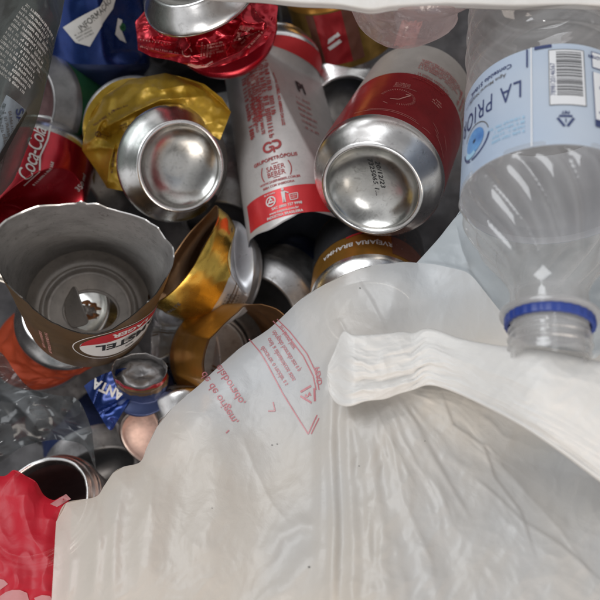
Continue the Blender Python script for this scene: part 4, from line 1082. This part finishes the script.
def ink(g):
    def put(art, off=.35, mx=5, keep=None):
        V, F = densify(art, mx)
        V = V * [1, -1]            # picture y runs down
        z = Z1(V[:, 0], V[:, 1]) + off*MM; d = CAMZ - z
        g.add(np.stack([(V[:, 0]-300)/K*d, -(V[:, 1]-300)/K*d, z], 1), F, 1)
    def flip(a): return (a[0]*[1, -1], a[1])
    def line(s, size, x, y, rot, bold=.25, sx=1.0): put(xf(flip(text2d(s, size, bold, sx)), x, -y, -rot))
    L = lambda pts, w: put(stroke([(x, -y) for x, y in pts], w))
    L([(277, 319), (290, 332), (307, 354), (316, 373), (319, 390)], 1.1); L([(273, 321), (287, 335), (303, 356), (313, 376), (316, 390)], 1.1)
    L([(249, 339), (260, 352), (266, 362), (283, 394), (308, 434)], 1.2); L([(308, 434), (317, 415)], 1.2); L([(311, 434), (319, 418)], 1.1)
    L([(268, 411), (275, 411), (273, 402)], 1.1); L([(226, 433), (229, 430)], 1.2)
    line('elaborado,', 11.5, 230, 385, 57, .06, .95); line('de de origem,', 11.5, 219, 398, 57, .06, .95)
    for s_, x0, y0, x1, y1 in (('so r.brorq lavar', 278, 323, 296, 352), ('obrigado honrado aos e p', 271, 328, 301, 374), ('onil a almaimitcos asus', 265, 333, 297, 386), ('descartar o reciclar a s', 258, 341, 290, 391)):
        line(s_, 7.6, (x0+x1)/2, (y0+y1)/2, math.degrees(math.atan2(y1-y0, x1-x0)), .03, math.hypot(x1-x0, y1-y0)/(len(s_)*7.6*.50))
    p = [np.array(q, float) for q in ((297, 394), (315, 405), (314, 384))]
    for i in range(3):
        a_, b_ = p[i], p[(i+1) % 3]; L([a_*.82+b_*.18, a_*.2+b_*.8], 2.0)
    line('2', 8, 308, 395, 60, .3); line('PEAD', 7.5, 318.5, 376, 80, .12)
    for x, y, r_ in ((272, 445, .6), (277, 444, .5), (309, 567, .9), (365, 354, .7), (212, 508, .4), (359, 466, .5), (360, 288, .6), (425, 441, .4)):
        V, F = densify(diskart(x, -y, r_, 1.4, 10), 5); V = V*[1, -1]; z = Z1(V[:, 0], V[:, 1]) + .3*MM; d = CAMZ - z
        g.add(np.stack([(V[:, 0]-300)/K*d, -(V[:, 1]-300)/K*d, z], 1), F, 2)
EA = E1 + [(432, 264), (447, 267), (466, 272), (478, 283), (488, 299), (498, 320), (508, 338), (540, 346), (580, 352), (660, 360)]
BA = [(46, 700), (70, 700), (100, 700), (120, 700), (140, 700), (165, 700), (190, 700), (215, 700), (245, 700), (285, 700), (325, 700), (370, 700), (420, 700), (470, 700), (520, 700), (560, 700), (600, 700), (640, 700), (680, 700), (700, 690),
      (705, 660), (705, 630), (705, 600), (705, 575), (705, 550), (705, 520), (705, 495), (705, 470), (705, 440), (705, 400)]
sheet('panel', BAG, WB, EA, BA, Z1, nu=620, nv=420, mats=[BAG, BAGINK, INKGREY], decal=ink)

# back layer behind the bottle neck
E2 = [(412, 268), (424, 255), (440, 237), (455, 218), (470, 205), (520, 200), (570, 195), (640, 190)]
B2 = [(400, 400), (420, 420), (450, 430), (480, 440), (520, 460), (560, 470), (600, 480), (650, 500)]
fold2 = [([(417, 263), (445, 266), (468, 272), (487, 297), (500, 335)], 4, 1.6, 's'), ([(455, 222), (462, 250), (470, 270)], 6, 2, 'r'), ([(500, 300), (480, 330), (470, 350)], 8, 2, 'g'),
         ([(600, 300), (590, 340), (600, 360)], 10, 3, 'g')]
def Z2(X, Y, U, V):
    e, _, _ = polydist(X, Y, E2[:5])
    return (8 + 24*sm(200, 380, Y) + creases(X, Y, fold2) + 2.2*ridged(X/70, Y/70, 5, 3) - 5*np.exp(-e/8))*MM
sheet('back_panel', BAGBLUE, WB, E2, B2, Z2, nu=200, nv=160)

# knot and the rolled handle that leaves it to the right
T4 = [(328, 366), (335, 350), (343, 332), (353, 335), (366, 335), (384, 334), (402, 332), (414, 333), (424, 329), (436, 330), (462, 339), (500, 346), (550, 351), (600, 362), (640, 372)]
B4 = [(327, 378), (330, 394), (338, 404), (350, 406), (366, 401), (384, 399), (398, 394), (412, 390), (428, 385), (446, 389), (476, 402), (518, 424), (560, 452), (600, 482), (640, 510)]
def Z4(X, Y, U, V):
    pin = np.exp(-((X-408)/26)**2); right = sm(425, 490, X)
    bul = np.sin(math.pi*np.clip(V, 0, 1))**.35
    left = sm(326, 356, X)
    wv = V + .07*pn(X/28, V*2.5, 1) + .03*pn(X/10, V*5, 7)
    k = 5.2*(1-right) + 2.6*right
    pl = 2.6*ridged(X/120, wv*3.9 + .3*np.sin(X/22), 2.0, 3)*(1 - .8*np.exp(-((V-.12)/.12)**2)) * (1-right)
    pr = (1.2*ridged(X/170, wv*2.6, 5.0, 3) + 2.0*ridged(X/200, V*9, 9.0, 2)*sm(.55, .9, V) + .5*ridged((X+Y)/22, (Y-X)/60, 3.0, 2))*right
    st = .9*sm(0, .05, wv - .34) - .9*sm(0, .05, wv - .60) + 1.0*sm(0, .04, wv - .78)
    return (43.5 + 7.5*left + (4*left)*bul + (31 + 4*bul)*sm(415, 555, X) + pl*(.35 + .65*left) + pr + st*(1-right)*left + 2.0*right*np.exp(-((V-.97)/.03)**2) - 1.5*pin + .15*ridged(X/12, Y/10, 1, 2)*(1-right) + .8*ridged((X-Y)/30, (X+Y)/46, 4, 2)*(1-right))*MM
kn = sheet('knotted_handle', BAGWHITE, WB, T4, B4, Z4, nu=420, nv=150, lin=False)

# upper edge of the same bag across the top of the picture
T5 = [(160, -70), (240, -70), (300, -70), (400, -70), (500, -70), (650, -70)]
B5 = [(172, -6), (205, 0), (236, 2), (262, 3), (300, 7), (340, 9), (370, 14), (392, 11), (420, 9), (450, 8), (520, 10), (560, 9), (640, 11)]
def Z5(X, Y, U, V):
    return (52 + 5*sm(0, .5, V) - 9*sm(.93, 1.0, V) + 1.5*ridged(X/60, Y/30, 2, 3))*MM
sheet('upper_edge', BAGWHITE, WB, T5, B5, Z5, nu=260, nv=80)
# thin film between that edge and the big bottle
T6 = [(462, -10), (500, -10), (560, -10), (640, -10)]; B6 = [(462, 34), (500, 42), (560, 40), (640, 46)]
# ---- red bag, lower left
E7 = [(-40, 462), (0, 476), (14, 470), (26, 476), (36, 482), (44, 495), (54, 500), (64, 496), (72, 505)]
B7 = [(-40, 690), (-10, 690), (5, 690), (15, 690), (25, 690), (32, 690), (40, 690), (52, 690), (64, 690)]
def Z7(X, Y, U=None, V=None):
    e, _, _ = polydist(X, Y, E7)
    return (0 + 30*sm(470, 620, Y) - 6*np.exp(-e/6) + 2.5*ridged(X/50, Y/70, 2, 3) + creases(X, Y, [([(20, 480), (28, 540), (20, 610)], 14, 2, 'g'), ([(50, 505), (44, 560), (48, 610)], 10, 2, 'g')]))*MM
RB = thing('plastic_bag', 'bright red plastic bag with torn white print at the lower left corner', 'plastic bag', P(25, 560, .01))
def ink7(g):
    for pts in ([(50, 504), (66, 494), (71, 499), (57, 507)], [(-4, 578), (4, 580), (8, 584), (0, 590), (-4, 588)],
                [(0, 596), (6, 592), (12, 590), (20, 590), (27, 593), (30, 604), (20, 630), (0, 630)], [(34, 598), (42, 595), (50, 596), (56, 606), (40, 610)]):
        V, F = densify(polyart([(x, y) for x, y in pts]), 5); z = Z7(V[:, 0], V[:, 1]) + .3*MM; d = CAMZ - z
        g.add(np.stack([(V[:, 0]-300)/K*d, -(V[:, 1]-300)/K*d, z], 1), F, 1)
sheet('film', BAGRED, RB, E7, B7, Z7, nu=160, nv=160, mats=[BAGRED, SOFTPINK], decal=ink7)

# ---- crumpled clear film over the cans at the lower left
CLR = film('grey_clear_film', (0.42, 0.44, 0.45), haze=0.08, rough=0.16, edge=0.5, bump=0.3, tint=(0.55, 0.57, 0.58), spec=0.03, bumps=25)
E8 = [(-30, 340), (0, 352), (15, 372), (30, 388), (55, 395), (78, 400), (92, 430)]
B8 = [(-30, 470), (0, 462), (20, 448), (40, 442), (60, 440), (84, 446), (96, 470)]
def Z8(X, Y, U, V): return (-44 + 8*ridged(X/46, Y/38, 2, 2) + 6*pn(X/34, Y/34, 7))*MM
CF = thing('clear_wrapper', 'crumpled clear grey plastic wrapper below the orange-red can', 'wrapper', P(35, 415, -.04))
sheet('film', CLR, CF, E8, B8, Z8, nu=160, nv=120)
# ================================================================== the bin
BINM = metal('dark_bin_plastic', (0.09, 0.085, 0.09), 0.5, 0.0, 0.2, bump=.3, bumps=60)
u = np.linspace(-1, 1, 120); X, Y = np.meshgrid(u*.34, u*.34)
g = Geo(); g.grid(np.stack([X, Y, -.20 + .018*ridged(X*14, Y*14, 2, 3)], -1).reshape(-1, 3), 120, 120)
fl = g.build('bin_floor', BINM); fl['kind'] = 'structure'
g = Geo(); th = np.linspace(0, 2*math.pi, 160, endpoint=False); zs = np.linspace(-.22, -.02, 30)
rr = .31 + .012*ridged(np.cos(th)[None, :]*5, np.sin(th)[None, :]*5, zs[:, None]*10, 2) + .1*(zs[:, None]+.22)
g.grid(np.stack([rr*np.cos(th)[None, :], rr*np.sin(th)[None, :], zs[:, None] + 0*rr], -1).reshape(-1, 3), 160, 30, wrap=True)
wl = g.build('bin_wall', BINM, solid=.004); wl['kind'] = 'structure'

# ================================================================== light
w = bpy.data.worlds.new('World'); scene.world = w; w.use_nodes = True
t = w.node_tree; t.nodes.clear()
out = t.nodes.new('ShaderNodeOutputWorld'); bg = t.nodes.new('ShaderNodeBackground')
tc = t.nodes.new('ShaderNodeTexCoord'); sp = t.nodes.new('ShaderNodeSeparateXYZ'); rp = t.nodes.new('ShaderNodeValToRGB')
t.links.new(tc.outputs['Generated'], sp.inputs[0]); t.links.new(sp.outputs['Z'], rp.inputs[0])
e = rp.color_ramp.elements
e[0].position = 0.0; e[0].color = (.16, .155, .15, 1); e[1].position = 1.0; e[1].color = (.13, .13, .135, 1)
for p, cval in ((0.25, (.46, .455, .45, 1)), (0.55, (.74, .745, .76, 1)), (0.86, (.30, .30, .305, 1))):
    q = e.new(p); q.color = cval
t.links.new(rp.outputs[0], bg.inputs[0]); bg.inputs[1].default_value = 1.0
t.links.new(bg.outputs[0], out.inputs[0])
def area(name, loc, tgt, size, power, col, sy=None):
    l = bpy.data.lights.new(name, 'AREA'); l.energy = power; l.color = col; l.size = size
    if sy: l.shape = 'RECTANGLE'; l.size_y = sy
    o = bpy.data.objects.new(name, l); COL.objects.link(o); o.location = loc
    o.rotation_euler = (Vector(tgt) - Vector(loc)).to_track_quat('-Z', 'Y').to_euler()
    return o
area('window_light', (-0.75, 0.75, 1.05), (0, 0, 0), 0.9, 12, (.94, .97, 1.0), 1.1)
area('warm_fill_light', (0.45, -1.1, .8), (0, 0, 0), 0.9, 8, (1.0, .88, .77), .6)  # added low fill that warms the lower bag, no known source

area('lamp_light', (-.34, -.80, 1.15), (0, 0, 0), .16, 2.2, (1.0, .99, .98))

cam = bpy.data.cameras.new('camera'); co = bpy.data.objects.new('camera', cam); COL.objects.link(co)
co.location = (0, 0, CAMZ); co.rotation_euler = (0, 0, 0)
cam.sensor_width = 36; cam.lens = 18 / TAN; cam.clip_start = .01; cam.clip_end = 50
cam.dof.use_dof = True; cam.dof.focus_distance = 0.29; cam.dof.aperture_fstop = 10
scene.camera = co
scene.view_settings.view_transform = 'Standard'; scene.view_settings.look = 'None'; scene.view_settings.exposure = 0.22; scene.view_settings.gamma = 1
scene.cycles.transparent_max_bounces = 24; scene.cycles.max_bounces = 10
